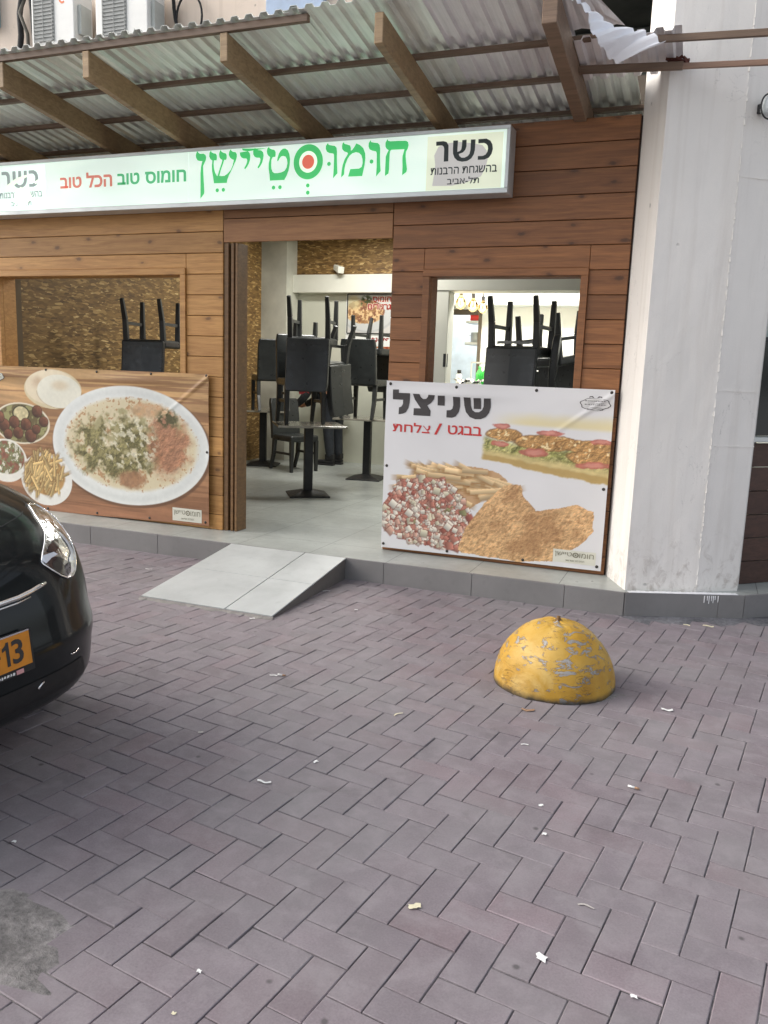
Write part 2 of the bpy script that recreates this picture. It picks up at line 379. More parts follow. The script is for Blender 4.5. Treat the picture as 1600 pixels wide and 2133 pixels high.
def paver_mat():
    n = NT("pavers"); at = n.n("Attribute", attribute_name="Col"); v = n.coords()
    f = n.noise(v, 5, 6, 0.6); g = n.noise(v, 160, 3, 0.7); d = n.noise(v, 1.1, 5, 0.6); st = n.noise(v, 26, 5, 0.7)
    c = n.mix(at.outputs["Color"], n.ramp(f, [(0.3, (0.86,)*3), (0.7, (1.1,)*3)]), 1.0, 'MULTIPLY')
    c = n.mix(c, n.ramp(g, [(0.25, (0.72,)*3), (0.5, (1,)*3), (0.78, (1.3,)*3)]), 0.65, 'MULTIPLY')
    c = n.mix(c, (0.205, 0.195, 0.198), n.ramp(d, [(0.42, (0,)*3), (0.70, (0.75,)*3)]))           # cement dust film
    wear = n.noise(v, 9, 6, 0.68, 0.4); c = n.mix(c, (0.26, 0.235, 0.245), n.ramp(wear, [(0.46, (0,)*3), (0.70, (0.6,)*3)]))
    c = n.mix(c, (0.085, 0.075, 0.076), n.ramp(n.noise(v, 2.6, 6, 0.66, 0.5), [(0.58, (0,)*3), (0.76, (0.55,)*3)]))
    sp = n.n('TexVoronoi', feature='F1'); sp.inputs['Scale'].default_value = 5.0; n.l(v, sp.inputs['Vector'])
    c = n.mix(c, (0.055, 0.05, 0.05), n.ramp(n.math('ADD', sp.outputs['Distance'], n.math('MULTIPLY', n.noise(v, 30, 2), .05)), [(0.05, (0.75,)*3), (0.085, (0,)*3)]))      # old gum and oil drops
    c = n.mix(c, (0.06, 0.055, 0.055), n.ramp(st, [(0.66, (0,)*3), (0.78, (0.45,)*3)]))
    n.base(c); n.set(Roughness=0.72); n.bump(n.math('ADD', n.math('MULTIPLY', g, 0.5), st), 0.25, 0.003); return n.m
m_paver = paver_mat()
def sand():
    n = NT("joint_sand"); v = n.coords(); f = n.noise(v, 3, 5, 0.6); g = n.noise(v, 90, 4)
    c = n.ramp(f, [(0.32, (0.042, 0.038, 0.039)), (0.46, (0.085, 0.078, 0.080)), (0.57, (0.17, 0.155, 0.16)), (0.7, (0.3, 0.29, 0.285))])
    c = n.mix(c, n.ramp(g, [(0.3, (0.6,)*3), (0.7, (1.3,)*3)]), 0.8, 'MULTIPLY'); n.base(c); n.set(Roughness=0.95); n.bump(g, 0.6, 0.006); return n.m
m_sand = sand()
def cement(name, c):
    n = NT(name); v = n.coords(); f = n.noise(v, 4, 7, 0.65, 0.5); g = n.noise(v, 40, 5, 0.7)
    col = n.ramp(f, [(0.3, tuple(x*0.45 for x in c)), (0.5, c), (0.7, tuple(min(1, x*1.5) for x in c))])
    n.base(n.mix(col, n.ramp(g, [(0.34, (0.6,)*3), (0.5, (1,)*3), (0.66, (1.35,)*3)]), 0.9, 'MULTIPLY')); n.set(Roughness=0.85); n.bump(n.math('ADD', f, g), 0.7, 0.012); return n.m
m_cement = cement("cement_patch", srgb(124, 120, 118)); m_asphalt = cement("dark_patch", srgb(94, 94, 98))

# ------------------------------------------------------------------ ground
gm = MB(); gm.add([(-150, -150, -0.02), (150, -150, -0.02), (150, 150, -0.02), (-150, 150, -0.02)], [(0, 1, 2, 3)])
tag(gm.build("ground", simple("pale_bounce_ground", (.36, .35, .34), .85, 0, .1, 1.5)), kind="structure")  # ground beyond the paving, coloured pale to bounce light under the canopy
gm = MB(); gm.add([(-7.7, -0.75, -0.0042), (3.6, -0.75, -0.0042), (3.6, 8.2, -0.0042), (-7.7, 6.2, -0.0042)], [(0, 1, 2, 3)])
tag(gm.build("ground_joint_bed", m_sand), kind="structure")
A = R(-8.4635); OX, OY = -1.38951, 1.77439
U = Vector((math.cos(A), math.sin(A), 0)); V = Vector((-math.sin(A), math.cos(A), 0)); P0 = Vector((OX, OY, 0))
DOME = (-0.572, 3.87)
def seg_y(x):   # front line of the tiled step
    if x < -0.365: return 5.2
    return 5.2+(x+0.365)*0.4345 if x < 0.337 else 5.505+(x-0.337)*0.82
def in_patch(p):
    return (p.x+1.70)**2/0.22**2+(p.y-1.36)**2/0.13**2 < 1
pv = MB(); J = 0.0016; CH = 0.0018
for m_ in range(-75, 76):
    for k_ in range(-60, 61):
        bu, bv = m_+2*k_, m_-2*k_
        for (u0, u1, v0, v1) in ((bu, bu+2, bv-1, bv), (bu+3, bu+4, bv-1, bv+1)):
            c = P0+U*((u0+u1)*0.05)+V*((v0+v1)*0.05)
            if not (-7.5 < c.x < 3.4 and -0.6 < c.y < seg_y(c.x)+0.15): continue
            if in_patch(c): continue
            rr = random.random
            t = 0.93+0.14*rr(); red = rr()**2.5
            base = (0.186*t*(1+0.08*red), 0.159*t*(1-0.01*red), 0.174*t*(1-0.02*red))
            z = random.gauss(0, 0.0009); tx, ty = random.gauss(0, 0.006), random.gauss(0, 0.006)
            ju = [J+rr()**2*0.0010 for _ in range(4)]
            a0, a1, b0, b1 = u0*0.1+ju[0], u1*0.1-ju[1], v0*0.1+ju[2], v1*0.1-ju[3]
            cu, cv = (a0+a1)/2, (b0+b1)/2
            def P(a, b, h): return P0+U*a+V*b+Vector((0, 0, h+z+(a-cu)*tx+(b-cv)*ty))
            ch = CH*(0.7+0.8*rr())
            top = [P(a0+ch, b0+ch, 0), P(a1-ch, b0+ch, 0), P(a1-ch, b1-ch, 0), P(a0+ch, b1-ch, 0)]
            mid = [P(a0, b0, -ch*0.8), P(a1, b0, -ch*0.8), P(a1, b1, -ch*0.8), P(a0, b1, -ch*0.8)]
            bot = [Vector((q.x, q.y, -0.03)) for q in mid]
            fs = [(0, 1, 2, 3)]+[(4+i, 4+(i+1) % 4, (i+1) % 4, i) for i in range(4)]+[(8+i, 8+(i+1) % 4, 4+(i+1) % 4, 4+i) for i in range(4)]
            nv = len(pv.v); pv.add(top+mid+bot, fs, base); ed_ = 1.0+0.9*rr()*rr(); pv.c[nv+4:nv+12] = [tuple(min(.34, x*ed_) for x in base)]*8
tag(pv.build("pavement", m_paver), kind="structure")
def blob_patch(name, mat, cx, cy, rx, ry, z, seed, label):
    rg = random.Random(seed); n = 40; m = MB(); vs_ = [(cx, cy, z)]
    ph = [rg.random()*6 for _ in range(5)]
    for k in range(1, 7):
        for i in range(n):
            a = 2*math.pi*i/n; w = 1+0.10*math.sin(3*a+ph[0])+0.09*math.sin(5*a+ph[1])+0.06*math.sin(9*a+ph[2])
            f = k/6; w += 0.05*math.sin(17*a+ph[3])+0.04*math.sin(29*a+ph[4]); vs_.append((cx+rx*f*w*math.cos(a), cy+ry*f*w*math.sin(a), z-0.012*max(0, f-0.7)/0.3+rg.uniform(-0.003, 0.003)))
    fs = [(0, 1+i, 1+(i+1) % n) for i in range(n)]
    for k in range(5):
        for i in range(n): fs.append((1+k*n+i, 1+(k+1)*n+i, 1+(k+1)*n+(i+1) % n, 1+k*n+(i+1) % n))
    m.add(vs_, fs, smooth=True); return tag(m.build(name, mat), label, None, None, "structure")
blob_patch("ground_cement_patch", m_cement, -1.74, 1.36, 0.44, 0.30, 0.0035, 3, "broken cement patch among the pavers")
pm = MB(); pts_ = []; rg = random.Random(21)
for i in range(31):
    x = -0.40+1.35*i/30; w = 0.16+0.05*math.sin(i*1.1)+0.03*math.sin(i*2.7)+rg.uniform(-.01, .01); w *= min(1, i/3, (30-i)/4)
    pts_ += [(x, seg_y(x)+0.01, 0.0035), (x+0.3*w, seg_y(x)-w*0.6-0.005, 0.0030), (x+0.4*w, seg_y(x)-w-0.01, -0.004)]
pm.add(pts_, [(3*i+j, 3*i+j+1, 3*i+j+4, 3*i+j+3) for i in range(30) for j in range(2)], smooth=True); tag(pm.build("ground_asphalt_patch", m_asphalt), kind="structure")
blob_patch("ground_dome_cement", m_cement, DOME[0]+0.03, DOME[1]-0.03, 0.335, 0.33, 0.0022, 9, "thin cement ring around the bollard")

# interior floor + step top
FZ = 0.15
fl = MB(); out = [(-12, 5.205), (-0.367, 5.205), (0.335, 5.51), (0.62, 5.745), (3.5, 8.1), (3.5, 14), (-12, 14)]
fl.prism(out, -0.02, FZ)
tag(fl.build("floor", m_floor), kind="structure")
# tiled step front
st = empty("entrance_step", (-1.3, 5.2, 0), "low grey tiled step running along the wooden shopfront", "step")
def riser(pts):
    m = MB()
    for (xa, ya, xb, yb) in pts:
        d = Vector((xb-xa, yb-ya, 0)); L = d.length; d.normalize(); nn = Vector((d.y, -d.x, 0)); p = Vector((xa, ya, 0))
        a, b = p+d*0.0012, p+d*(L-0.0012); o = nn*(0.010+random.uniform(0, 0.0015)); i = -nn*0.004
        vs_ = [a+o, b+o, b+i, a+i]; m.prism([(q.x, q.y) for q in vs_], -0.015, FZ+0.0035+random.uniform(0, 0.001))
    return m
xs = [-9.0]; 
while xs[-1] < -0.37: xs.append(xs[-1]+0.001)
xs = [-0.365, -0.737, -1.352, -1.987, -2.60, -3.255, -3.882, -4.535, -5.14, -5.75, -6.36, -6.97, -7.6]
tl = [(xs[i+1], 5.2, xs[i], 5.2) for i in range(len(xs)-1)]+[(-0.365, 5.2, 0.185, 5.439), (0.185, 5.439, 0.337, 5.505), (0.337, 5.505, 0.80, 5.885), (0.8, 5.885, 1.26, 6.262), (1.26, 6.262, 1.72, 6.64)]
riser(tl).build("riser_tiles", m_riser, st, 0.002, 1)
sp = MB()     # white paint line splashed on the step edge below the pillar, with drips
def step_pt(t): return Vector((-0.365+0.702*t, 5.2+0.305*t, 0))
for k in range(24):
    t0, t1 = 0.03+k*0.038, 0.03+(k+1)*0.038; a, b = step_pt(t0), step_pt(t1); n_ = Vector((0.3985, -0.917, 0))
    w = 0.006+0.014*random.random(); q = [a+n_*0.012, b+n_*0.012, b-n_*(0.02+0.02*random.random()), a-n_*(0.02+0.02*random.random())]
    sp.prism([(p.x, p.y) for p in q], FZ+0.004, FZ+0.0065)
for t, l in ((0.66, .05), (0.685, .034), (0.70, .055), (0.72, .038), (0.735, .05), (0.75, .03), (0.775, .045)):
    a = step_pt(t)+Vector((0.3985, -0.917, 0))*0.0125; sp.bar(a+Vector((0, 0, FZ-0.004)), a+Vector((0, 0, FZ-l)), 0.006, 0.003, 0.004)
sp.build("paint_drips", simple("spilt_paint", srgb(222, 222, 224), 0.6, 0, 0.1, 30), st)

# ramp
rp = empty("entrance_ramp", (-2.74, 4.7, 0), "short sloping ramp of pale tiles leading to the open doorway", "ramp")
rm = MB(); x0, x1, ya, yb = -3.215, -2.275, 4.125, 5.188
rm.add([(x0+.004, ya+.01, 0), (x1-.004, ya+.01, 0), (x1-.004, yb, 0), (x0+.004, yb, 0), (x0+.004, ya+.01, 0.004), (x1-.004, ya+.01, 0.004), (x1-.004, yb, 0.138), (x0+.004, yb, 0.138)],
       [(3,2,1,0),(4,5,6,7),(0,1,5,4),(2,3,7,6),(0,4,7,3),(1,2,6,5)])
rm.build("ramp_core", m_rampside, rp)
rt = MB(); xm, ym = -2.60, 4.66
def rz(y): return 0.008+(y-ya)/(yb-ya)*0.137
for xa, xb in ((x0, xm-.0028), (xm+.0028, x1)):
    for y_a, y_b in ((ya, ym-.0028), (ym+.0028, yb)):
        vs_ = [(xa, y_a, rz(y_a)), (xb, y_a, rz(y_a)), (xb, y_b, rz(y_b)), (xa, y_b, rz(y_b))]
        vs_ += [(x, y, z+0.009) for x, y, z in vs_]; rt.add(vs_, [(3,2,1,0),(4,5,6,7),(0,1,5,4),(1,2,6,5),(2,3,7,6),(3,0,4,7)])
rt.build("ramp_tiles", m_ramp, rp, 0.0012, 1)
mo = MB(); k = 30; vs_ = []
for i in range(k+1):
    x = x0-0.01+(x1-x0+0.02)*i/k; w = 0.018+0.03*abs(math.sin(i*1.7)*math.sin(i*0.6+1)); vs_ += [(x, ya-w, -0.001), (x, ya-0.001, 0.010)]
mo.add(vs_, [(2*i, 2*i+2, 2*i+3, 2*i+1) for i in range(k)]); mo.build("mortar_edge", m_grout, rp)

# ------------------------------------------------------------------ shopfront
WY = 5.60
sf = empty("wooden_shopfront", (-2.2, WY, FZ), "plank clad shopfront with an open doorway between two openings", "shopfront")
def boards(x0, x1, seams, holes, seed, gap=0.0042):
    rg = random.Random(seed); m = MB()
    for a, b in zip(seams[:-1], seams[1:]):
        col = (rg.random(), rg.random(), rg.random()); dy = rg.uniform(0, 0.004)
        spans = [(x0, x1, a, b)]
        for hx0, hx1, hz0, hz1 in holes:
            new = []
            for (p, q, r, s) in spans:
                if hz1 <= r or hz0 >= s or hx1 <= p or hx0 >= q: new.append((p, q, r, s)); continue
                if p < hx0: new.append((p, hx0, r, s))
                if q > hx1: new.append((hx1, q, r, s))
                if s > hz1+0.004: new.append((max(p, hx0), min(q, hx1), hz1, s))
                if r < hz0-0.004: new.append((max(p, hx0), min(q, hx1), r, hz0))
            spans = new
        for (p, q, r, s) in spans: m.box(p+0.0012, q-0.0012, WY+dy, WY+0.022, r+gap/2, s-gap/2, col)
    return m
zs = [FZ, 0.275]
while zs[-1] < 3.0: zs.append(zs[-1]+0.1572)
zs = [z for z in zs if z < 3.02]+[3.095]
HL = (-5.85, -3.89, 1.28, 2.208); HR = (-1.923, -0.79, 1.28, 2.175)
boards(-7.4, -3.553, zs, [HL], 1).build("left_cladding", m_pine_lit, sf, 0.0025, 1)
boards(-2.163, -0.541, zs, [HR], 2).build("right_cladding", m_redwood, sf, 0.0025, 1)
boards(-3.549, -2.167, [2.392, 2.565, 2.722, 2.879, 3.095], [], 3).build("door_lintel", m_lintel, sf, 0.0025, 1)
bk = MB()
for xa, xb, za, zb in ((-7.4, -5.81, FZ, 3.09), (-3.935, -3.556, FZ, 3.09), (-5.81, -3.935, FZ, 1.27), (-5.81, -3.935, 2.165, 3.09), (-3.545, -2.17, 2.41, 3.09), (-2.16, -1.885, FZ, 3.09), (-0.83, -0.50, FZ, 3.09), (-1.885, -0.83, FZ, 1.27), (-1.885, -0.83, 2.13, 3.09)):
    bk.box(xa, xb, WY+0.0225, WY+0.10, za, zb)
bk.build("backing_wall", m_backing, sf)
def frame(name, x0, x1, z0, z1, w, mat, seed, depth):
    m = MB(); rg = random.Random(seed); c = lambda: (rg.random(), 0.4+0.4*rg.random(), rg.random())
    m.box(x0, x1, WY-0.014, WY+0.03, z1-w, z1, c()); m.box(x0, x0+w, WY-0.0135, WY+0.03, z0, z1-w-0.001, c()); m.box(x1-w, x1, WY-0.0135, WY+0.03, z0, z1-w-0.001, c())
    m.box(x0+w*0.8, x0+w*0.8+0.012, WY+0.03, WY+depth, z0, z1-w*0.8, c()); m.box(x1-w*0.8-0.012, x1-w*0.8, WY+0.03, WY+depth, z0, z1-w*0.8, c())
    m.box(x0+w*0.8, x1-w*0.8, WY+0.03, WY+depth, z1-w*0.8-0.012, z1-w*0.8, c()); m.box(x0+w*0.8, x1-w*0.8, WY+0.03, WY+depth, z0+0.08, z0+0.10, c())
    return m.build(name, mat, sf, 0.002, 1)
frame("window_frame", HL[0], HL[1], HL[2], HL[3], 0.05, m_pine_lit, 5, 0.17)
frame("window_frame", HR[0], HR[1], HR[2], HR[3], 0.048, m_redwood, 6, 0.17)
jb = MB(); rg = random.Random(8)
for (xa, xb, ya_, yb_, cc) in ((-3.549, -3.512, 5.612, 5.74, .5), (-3.510, -3.494, 5.65, 5.74, .1), (-3.492, -3.468, 5.618, 5.74, .8), (-3.466, -3.452, 5.65, 5.74, .2), (-3.45, -3.43, 5.612, 5.76, .9)):
    jb.box(xa, xb, ya_, yb_, FZ, 2.39, (cc, cc, rg.random()))
jb.build("door_jamb", wood("dark_jamb", srgb(96, 70, 44), srgb(128, 96, 60), srgb(60, 44, 32), False), sf, 0.002, 1)
jr = MB(); jr.box(-2.166, -2.12, 5.625, 5.72, FZ, 2.39, (0.3, 0.4, 0.2)); jr.build("door_jamb", m_redwood, sf, 0.002, 1)
# ------------------------------------------------------------------ light-box sign
SY = 5.42
sg = empty("lightbox_sign", (-4.0, SY, 2.62), "long backlit shop sign with green lettering over the doorway", "sign")
cs = MB(); SX0, SX1, SZ0, SZ1 = -7.0, -1.318, 2.625, 3.038
cs.box(SX0, SX1, SY+0.03, WY-0.022, SZ0, SZ1)
fw = 0.024
cs.box(SX0, SX1, SY, SY+0.0295, SZ1-fw, SZ1); cs.box(SX0, SX1, SY, SY+0.0295, SZ0, SZ0+fw+0.008); cs.box(SX1-fw, SX1, SY, SY+0.0295, SZ0+fw+0.0085, SZ1-fw-0.0005)
cs.build("casing", m_alu, sg, 0.003, 2)
FACE = SY+0.012
def sign_face():
    n = NT("lit_acrylic"); v = n.coords(); sep = n.n("SeparateXYZ"); n.l(v, sep.inputs[0])
    n.base(srgb(225, 238, 230)); n.set(Roughness=0.28)
    # fluorescent tubes behind the acrylic: brighter along the two tube lines
    w = n.n("TexNoise"); w.inputs["Scale"].default_value = 1.0; n.l(n.coords((1.5, 0.2, 5)), w.inputs["Vector"]); w.inputs["Detail"].default_value = 1
    c = n.ramp(w.outputs["Fac"], [(0.32, (0.60, 0.74, 0.64)), (0.5, (0.70, 0.90, 0.76)), (0.66, (0.82, 1.0, 0.86))])
    n.l(c, n.b.inputs["Emission Color"]); n.set(Emission_Strength=0.285); return n.m
m_face = sign_face()
fc = MB(); fc.box(SX0+0.01, -3.7445, FACE, FACE+0.006, SZ0+0.03, SZ1-0.02); fc.box(-3.7415, SX1-fw+0.004, FACE, FACE+0.006, SZ0+0.03, SZ1-0.02)
fc.build("face_panel", m_face, sg)
def sgreen(name, c, s):
    n = NT(name); n.base(c); n.set(Roughness=0.35, Emission_Strength=s); f = n.noise(n.coords((1.5, 0.2, 5)), 1.0, 1)
    n.l(n.ramp(f, [(0.32, tuple(x*0.6 for x in c)), (0.66, c)]), n.b.inputs["Emission Color"]); n.m.cycles.emission_sampling = 'NONE'; return n.m
m_green = sgreen("lit_green_film", srgb(62, 200, 108), 0.27); m_red = sgreen("lit_red_film", srgb(226, 104, 78), 0.34)
m_wring = sgreen("lit_cream_film", srgb(232, 246, 226), 0.46)
m_green2 = sgreen("lit_dark_green_film", srgb(70, 176, 116), 0.30); m_red2 = sgreen("lit_faded_red_film", srgb(204, 116, 98), 0.32)
# outlines of the hand-drawn letters,metres on the sign and banner planes (x,z)
SIGN_GREEN = [[(-3.664,3.016),(-3.657,3.005),(-3.643,2.996),(-3.613,2.996),(-3.596,2.987),(-3.59,2.97),(-3.593,2.951),(-3.606,2.93),(-3.617,2.909),(-3.615,2.86),(-3.61,2.783),(-3.607,2.728),(-3.61,2.714),(-3.64,2.683),(-3.639,2.784),(-3.639,2.861),(-3.635,2.902),(-3.627,2.931),(-3.622,2.945),(-3.644,2.946),(-3.664,2.952),(-3.676,2.969),(-3.679,2.986),(-3.675,3.002)],[(-3.549,3.014),(-3.543,3.001),(-3.526,2.993),(-3.509,2.99),(-3.499,2.978),(-3.498,2.959),(-3.501,2.943),(-3.523,2.945),(-3.526,2.92),(-3.523,2.888),(-3.514,2.86),(-3.503,2.841),(-3.493,2.832),(-3.489,2.843),(-3.473,2.885),(-3.453,2.933),(-3.452,2.944),(-3.466,2.95),(-3.476,2.964),(-3.479,2.985),(-3.474,3.001),(-3.466,3.013),(-3.458,3.0),(-3.44,2.991),(-3.423,2.987),(-3.415,2.974),(-3.415,2.955),(-3.42,2.943),(-3.436,2.943),(-3.446,2.916),(-3.463,2.879),(-3.478,2.834),(-3.459,2.832),(-3.433,2.832),(-3.406,2.847),(-3.38,2.87),(-3.364,2.901),(-3.354,2.938),(-3.371,2.944),(-3.387,2.956),(-3.397,2.975),(-3.394,2.996),(-3.381,3.012),(-3.374,3.001),(-3.361,2.993),(-3.341,2.991),(-3.33,2.977),(-3.33,2.958),(-3.338,2.934),(-3.354,2.906),(-3.377,2.864),(-3.397,2.833),(-3.41,2.804),(-3.414,2.783),(-3.523,2.785),(-3.529,2.823),(-3.539,2.872),(-3.541,2.905),(-3.536,2.943),(-3.553,2.954),(-3.563,2.974),(-3.561,2.998)],[(-3.288,3.011),(-3.28,2.999),(-3.26,2.994),(-3.238,2.991),(-3.223,2.978),(-3.218,2.957),(-3.221,2.931),(-3.231,2.905),(-3.245,2.884),(-3.26,2.87),(-3.267,2.873),(-3.265,2.882),(-3.253,2.898),(-3.245,2.916),(-3.243,2.932),(-3.249,2.942),(-3.276,2.944),(-3.292,2.952),(-3.302,2.967),(-3.304,2.986),(-3.084,3.001)],[(-3.179,3.01),(-3.171,2.998),(-3.151,2.993),(-3.129,2.99),(-3.114,2.977),(-3.109,2.956),(-3.113,2.93),(-3.122,2.904),(-3.136,2.884),(-3.15,2.87),(-3.158,2.873),(-3.155,2.882),(-3.144,2.897),(-3.136,2.915),(-3.134,2.931),(-3.14,2.941),(-3.167,2.943),(-3.183,2.951),(-3.193,2.966),(-3.195,2.985),(-3.19,3.0)],[(-3.066,3.01),(-3.06,2.998),(-3.041,2.991),(-3.022,2.987),(-3.012,2.971),(-3.012,2.953),(-3.015,2.94),(-3.035,2.94),(-3.046,2.921),(-3.047,2.889),(-3.045,2.863),(-3.036,2.841),(-3.023,2.831),(-2.994,2.829),(-2.963,2.833),(-2.938,2.842),(-2.923,2.862),(-2.916,2.893),(-2.921,2.919),(-2.932,2.937),(-2.952,2.943),(-2.968,2.94),(-2.98,2.928),(-2.992,2.909),(-2.999,2.913),(-2.996,2.931),(-2.987,2.957),(-2.972,2.979),(-2.953,2.991),(-2.934,2.991),(-2.916,2.979),(-2.902,2.952),(-2.896,2.918),(-2.899,2.882),(-2.907,2.845),(-2.922,2.809),(-2.94,2.781),(-3.056,2.782),(-3.059,2.821),(-3.067,2.864),(-3.067,2.896),(-3.056,2.941),(-3.068,2.948),(-3.079,2.962),(-3.083,2.981),(-3.079,2.999)],[(-2.603,3.007),(-2.597,2.994),(-2.574,2.989),(-2.55,2.985),(-2.537,2.972),(-2.533,2.948),(-2.533,2.908),(-2.53,2.857),(-2.526,2.805),(-2.558,2.774),(-2.555,2.838),(-2.554,2.899),(-2.555,2.927),(-2.561,2.936),(-2.591,2.941),(-2.609,2.95),(-2.619,2.969),(-2.618,2.989)],[(-2.483,3.005),(-2.477,2.993),(-2.456,2.988),(-2.436,2.981),(-2.429,2.965),(-2.429,2.947),(-2.42,2.949),(-2.403,2.969),(-2.389,2.991),(-2.363,2.98),(-2.336,2.957),(-2.321,2.923),(-2.319,2.891),(-2.324,2.846),(-2.339,2.778),(-2.444,2.779),(-2.429,2.827),(-2.364,2.827),(-2.344,2.837),(-2.338,2.862),(-2.34,2.887),(-2.349,2.913),(-2.367,2.929),(-2.391,2.935),(-2.417,2.929),(-2.437,2.915),(-2.453,2.893),(-2.467,2.861),(-2.474,2.828),(-2.475,2.795),(-2.497,2.776),(-2.494,2.819),(-2.488,2.854),(-2.474,2.892),(-2.454,2.921),(-2.449,2.931),(-2.458,2.938),(-2.478,2.945),(-2.494,2.961),(-2.496,2.982),(-2.492,2.997)],[(-2.285,3.005),(-2.278,2.992),(-2.254,2.987),(-2.231,2.984),(-2.217,2.971),(-2.212,2.945),(-2.212,2.9),(-2.209,2.85),(-2.204,2.803),(-2.236,2.77),(-2.234,2.831),(-2.235,2.891),(-2.236,2.919),(-2.242,2.931),(-2.27,2.938),(-2.29,2.947),(-2.298,2.967),(-2.297,2.987)],[(-2.161,3.004),(-2.155,2.993),(-2.141,2.989),(-2.085,2.988),(-2.027,2.985),(-2.014,2.977),(-2.009,2.957),(-2.014,2.935),(-2.026,2.916),(-2.027,2.889),(-2.021,2.844),(-2.014,2.805),(-2.018,2.787),(-2.047,2.769),(-2.046,2.821),(-2.049,2.861),(-2.049,2.89),(-2.041,2.917),(-2.037,2.933),(-2.131,2.935),(-2.139,2.928),(-2.142,2.908),(-2.143,2.866),(-2.143,2.811),(-2.147,2.784),(-2.171,2.77),(-2.171,2.818),(-2.17,2.867),(-2.17,2.892),(-2.161,2.914),(-2.15,2.933),(-2.165,2.943),(-2.174,2.957),(-2.175,2.982)]]
SIGN_DOTS = [(-3.495,2.735,0.0135),(-3.443,2.736,0.0135),(-3.026,2.733,0.0135),(-2.974,2.733,0.0135),(-2.592,2.87,0.0135),(-2.273,2.868,0.0135),(-2.753,2.735,0.0135),(-2.752,2.687,0.0135)]
SIGN_RING = (-2.753,2.892,0.114)
KOSHER = [[(-1.815,2.965),(-1.766,2.966),(-1.743,2.959),(-1.729,2.938),(-1.728,2.914),(-1.726,2.839),(-1.757,2.838),(-1.758,2.915),(-1.761,2.93),(-1.773,2.94),(-1.814,2.94)],[(-1.698,2.965),(-1.666,2.964),(-1.667,2.894),(-1.65,2.898),(-1.641,2.908),(-1.638,2.929),(-1.637,2.964),(-1.608,2.965),(-1.607,2.924),(-1.614,2.903),(-1.629,2.888),(-1.657,2.88),(-1.651,2.867),(-1.636,2.856),(-1.617,2.855),(-1.595,2.864),(-1.584,2.877),(-1.579,2.901),(-1.579,2.964),(-1.548,2.963),(-1.549,2.899),(-1.555,2.872),(-1.571,2.848),(-1.597,2.834),(-1.631,2.831),(-1.663,2.839),(-1.685,2.858),(-1.696,2.884),(-1.698,2.915)],[(-1.529,2.963),(-1.475,2.963),(-1.449,2.949),(-1.435,2.926),(-1.43,2.899),(-1.437,2.869),(-1.453,2.847),(-1.483,2.836),(-1.527,2.837),(-1.527,2.86),(-1.495,2.859),(-1.477,2.866),(-1.466,2.881),(-1.462,2.901),(-1.465,2.919),(-1.475,2.931),(-1.49,2.938),(-1.528,2.938)]]
SCHNITZEL = [[(-2.109,1.34),(-2.063,1.342),(-2.062,1.318),(-1.976,1.318),(-1.979,1.251),(-1.986,1.212),(-2.003,1.183),(-2.026,1.171),(-2.059,1.165),(-2.058,1.214),(-2.04,1.221),(-2.029,1.241),(-2.029,1.27),(-2.108,1.27)],[(-1.955,1.316),(-1.905,1.316),(-1.895,1.296),(-1.877,1.282),(-1.854,1.284),(-1.84,1.299),(-1.837,1.314),(-1.788,1.312),(-1.796,1.284),(-1.818,1.256),(-1.844,1.238),(-1.817,1.201),(-1.819,1.164),(-1.946,1.164),(-1.945,1.214),(-1.892,1.215),(-1.939,1.275)],[(-1.767,1.311),(-1.715,1.312),(-1.716,1.242),(-1.768,1.242)],[(-1.655,1.308),(-1.604,1.307),(-1.603,1.241),(-1.611,1.203),(-1.632,1.172),(-1.657,1.161),(-1.7,1.161),(-1.7,1.211),(-1.671,1.214),(-1.658,1.225),(-1.653,1.25)],[(-1.578,1.307),(-1.529,1.307),(-1.525,1.251),(-1.513,1.221),(-1.493,1.208),(-1.465,1.209),(-1.444,1.225),(-1.435,1.25),(-1.434,1.306),(-1.386,1.307),(-1.384,1.247),(-1.393,1.209),(-1.416,1.178),(-1.449,1.162),(-1.49,1.159),(-1.53,1.172),(-1.56,1.206),(-1.572,1.248)],[(-1.508,1.305),(-1.455,1.306),(-1.452,1.231),(-1.504,1.23)]]
lt = MB()
for poly in SIGN_GREEN: lt.xz(poly, FACE-0.0012, 0.001)
cx, cz, rr_ = SIGN_RING
ring_o, ring_i = ell(cx, cz, rr_*1.0, rr_*1.02, 48), ell(cx, cz, rr_*0.62, rr_*0.63, 48)
for i in range(48):
    j = (i+1) % 48; lt.add([(ring_i[i][0], FACE-.0022, ring_i[i][1]), (ring_o[i][0], FACE-.0022, ring_o[i][1]), (ring_o[j][0], FACE-.0022, ring_o[j][1]), (ring_i[j][0], FACE-.0022, ring_i[j][1])], [(0, 1, 2, 3)])
for (x, z, r) in SIGN_DOTS: lt.xz(ell(x, z, r, r, 20), FACE-0.0012, 0.001)
lt.build("lettering", m_green, sg)
w_ = MB(); w_.xz(ell(cx, cz, rr_*0.615, rr_*0.625, 40), FACE-0.0008, 0.0005); w_.build("ring_ground", m_wring, sg)
w_ = MB(); w_.xz(ell(cx, cz, rr_*0.41, rr_*0.41, 40), FACE-0.0022, 0.001); w_.build("ring_centre", m_red, sg)
for word, xa, xb, za, zb, mt in (("חומוס", -4.134, -3.765, 2.808, 2.897, m_green2), ("טוב", -4.393, -4.186, 2.810, 2.895, m_green2), ("הכל", -4.692, -4.443, 2.805, 2.918, m_red2), ("טוב", -4.952, -4.739, 2.808, 2.893, m_red2)):
    w_ = MB(); put_text(w_, word, xa, xb, za, zb, FACE-0.002, 0.03); w_.build("slogan_word", mt, sg)
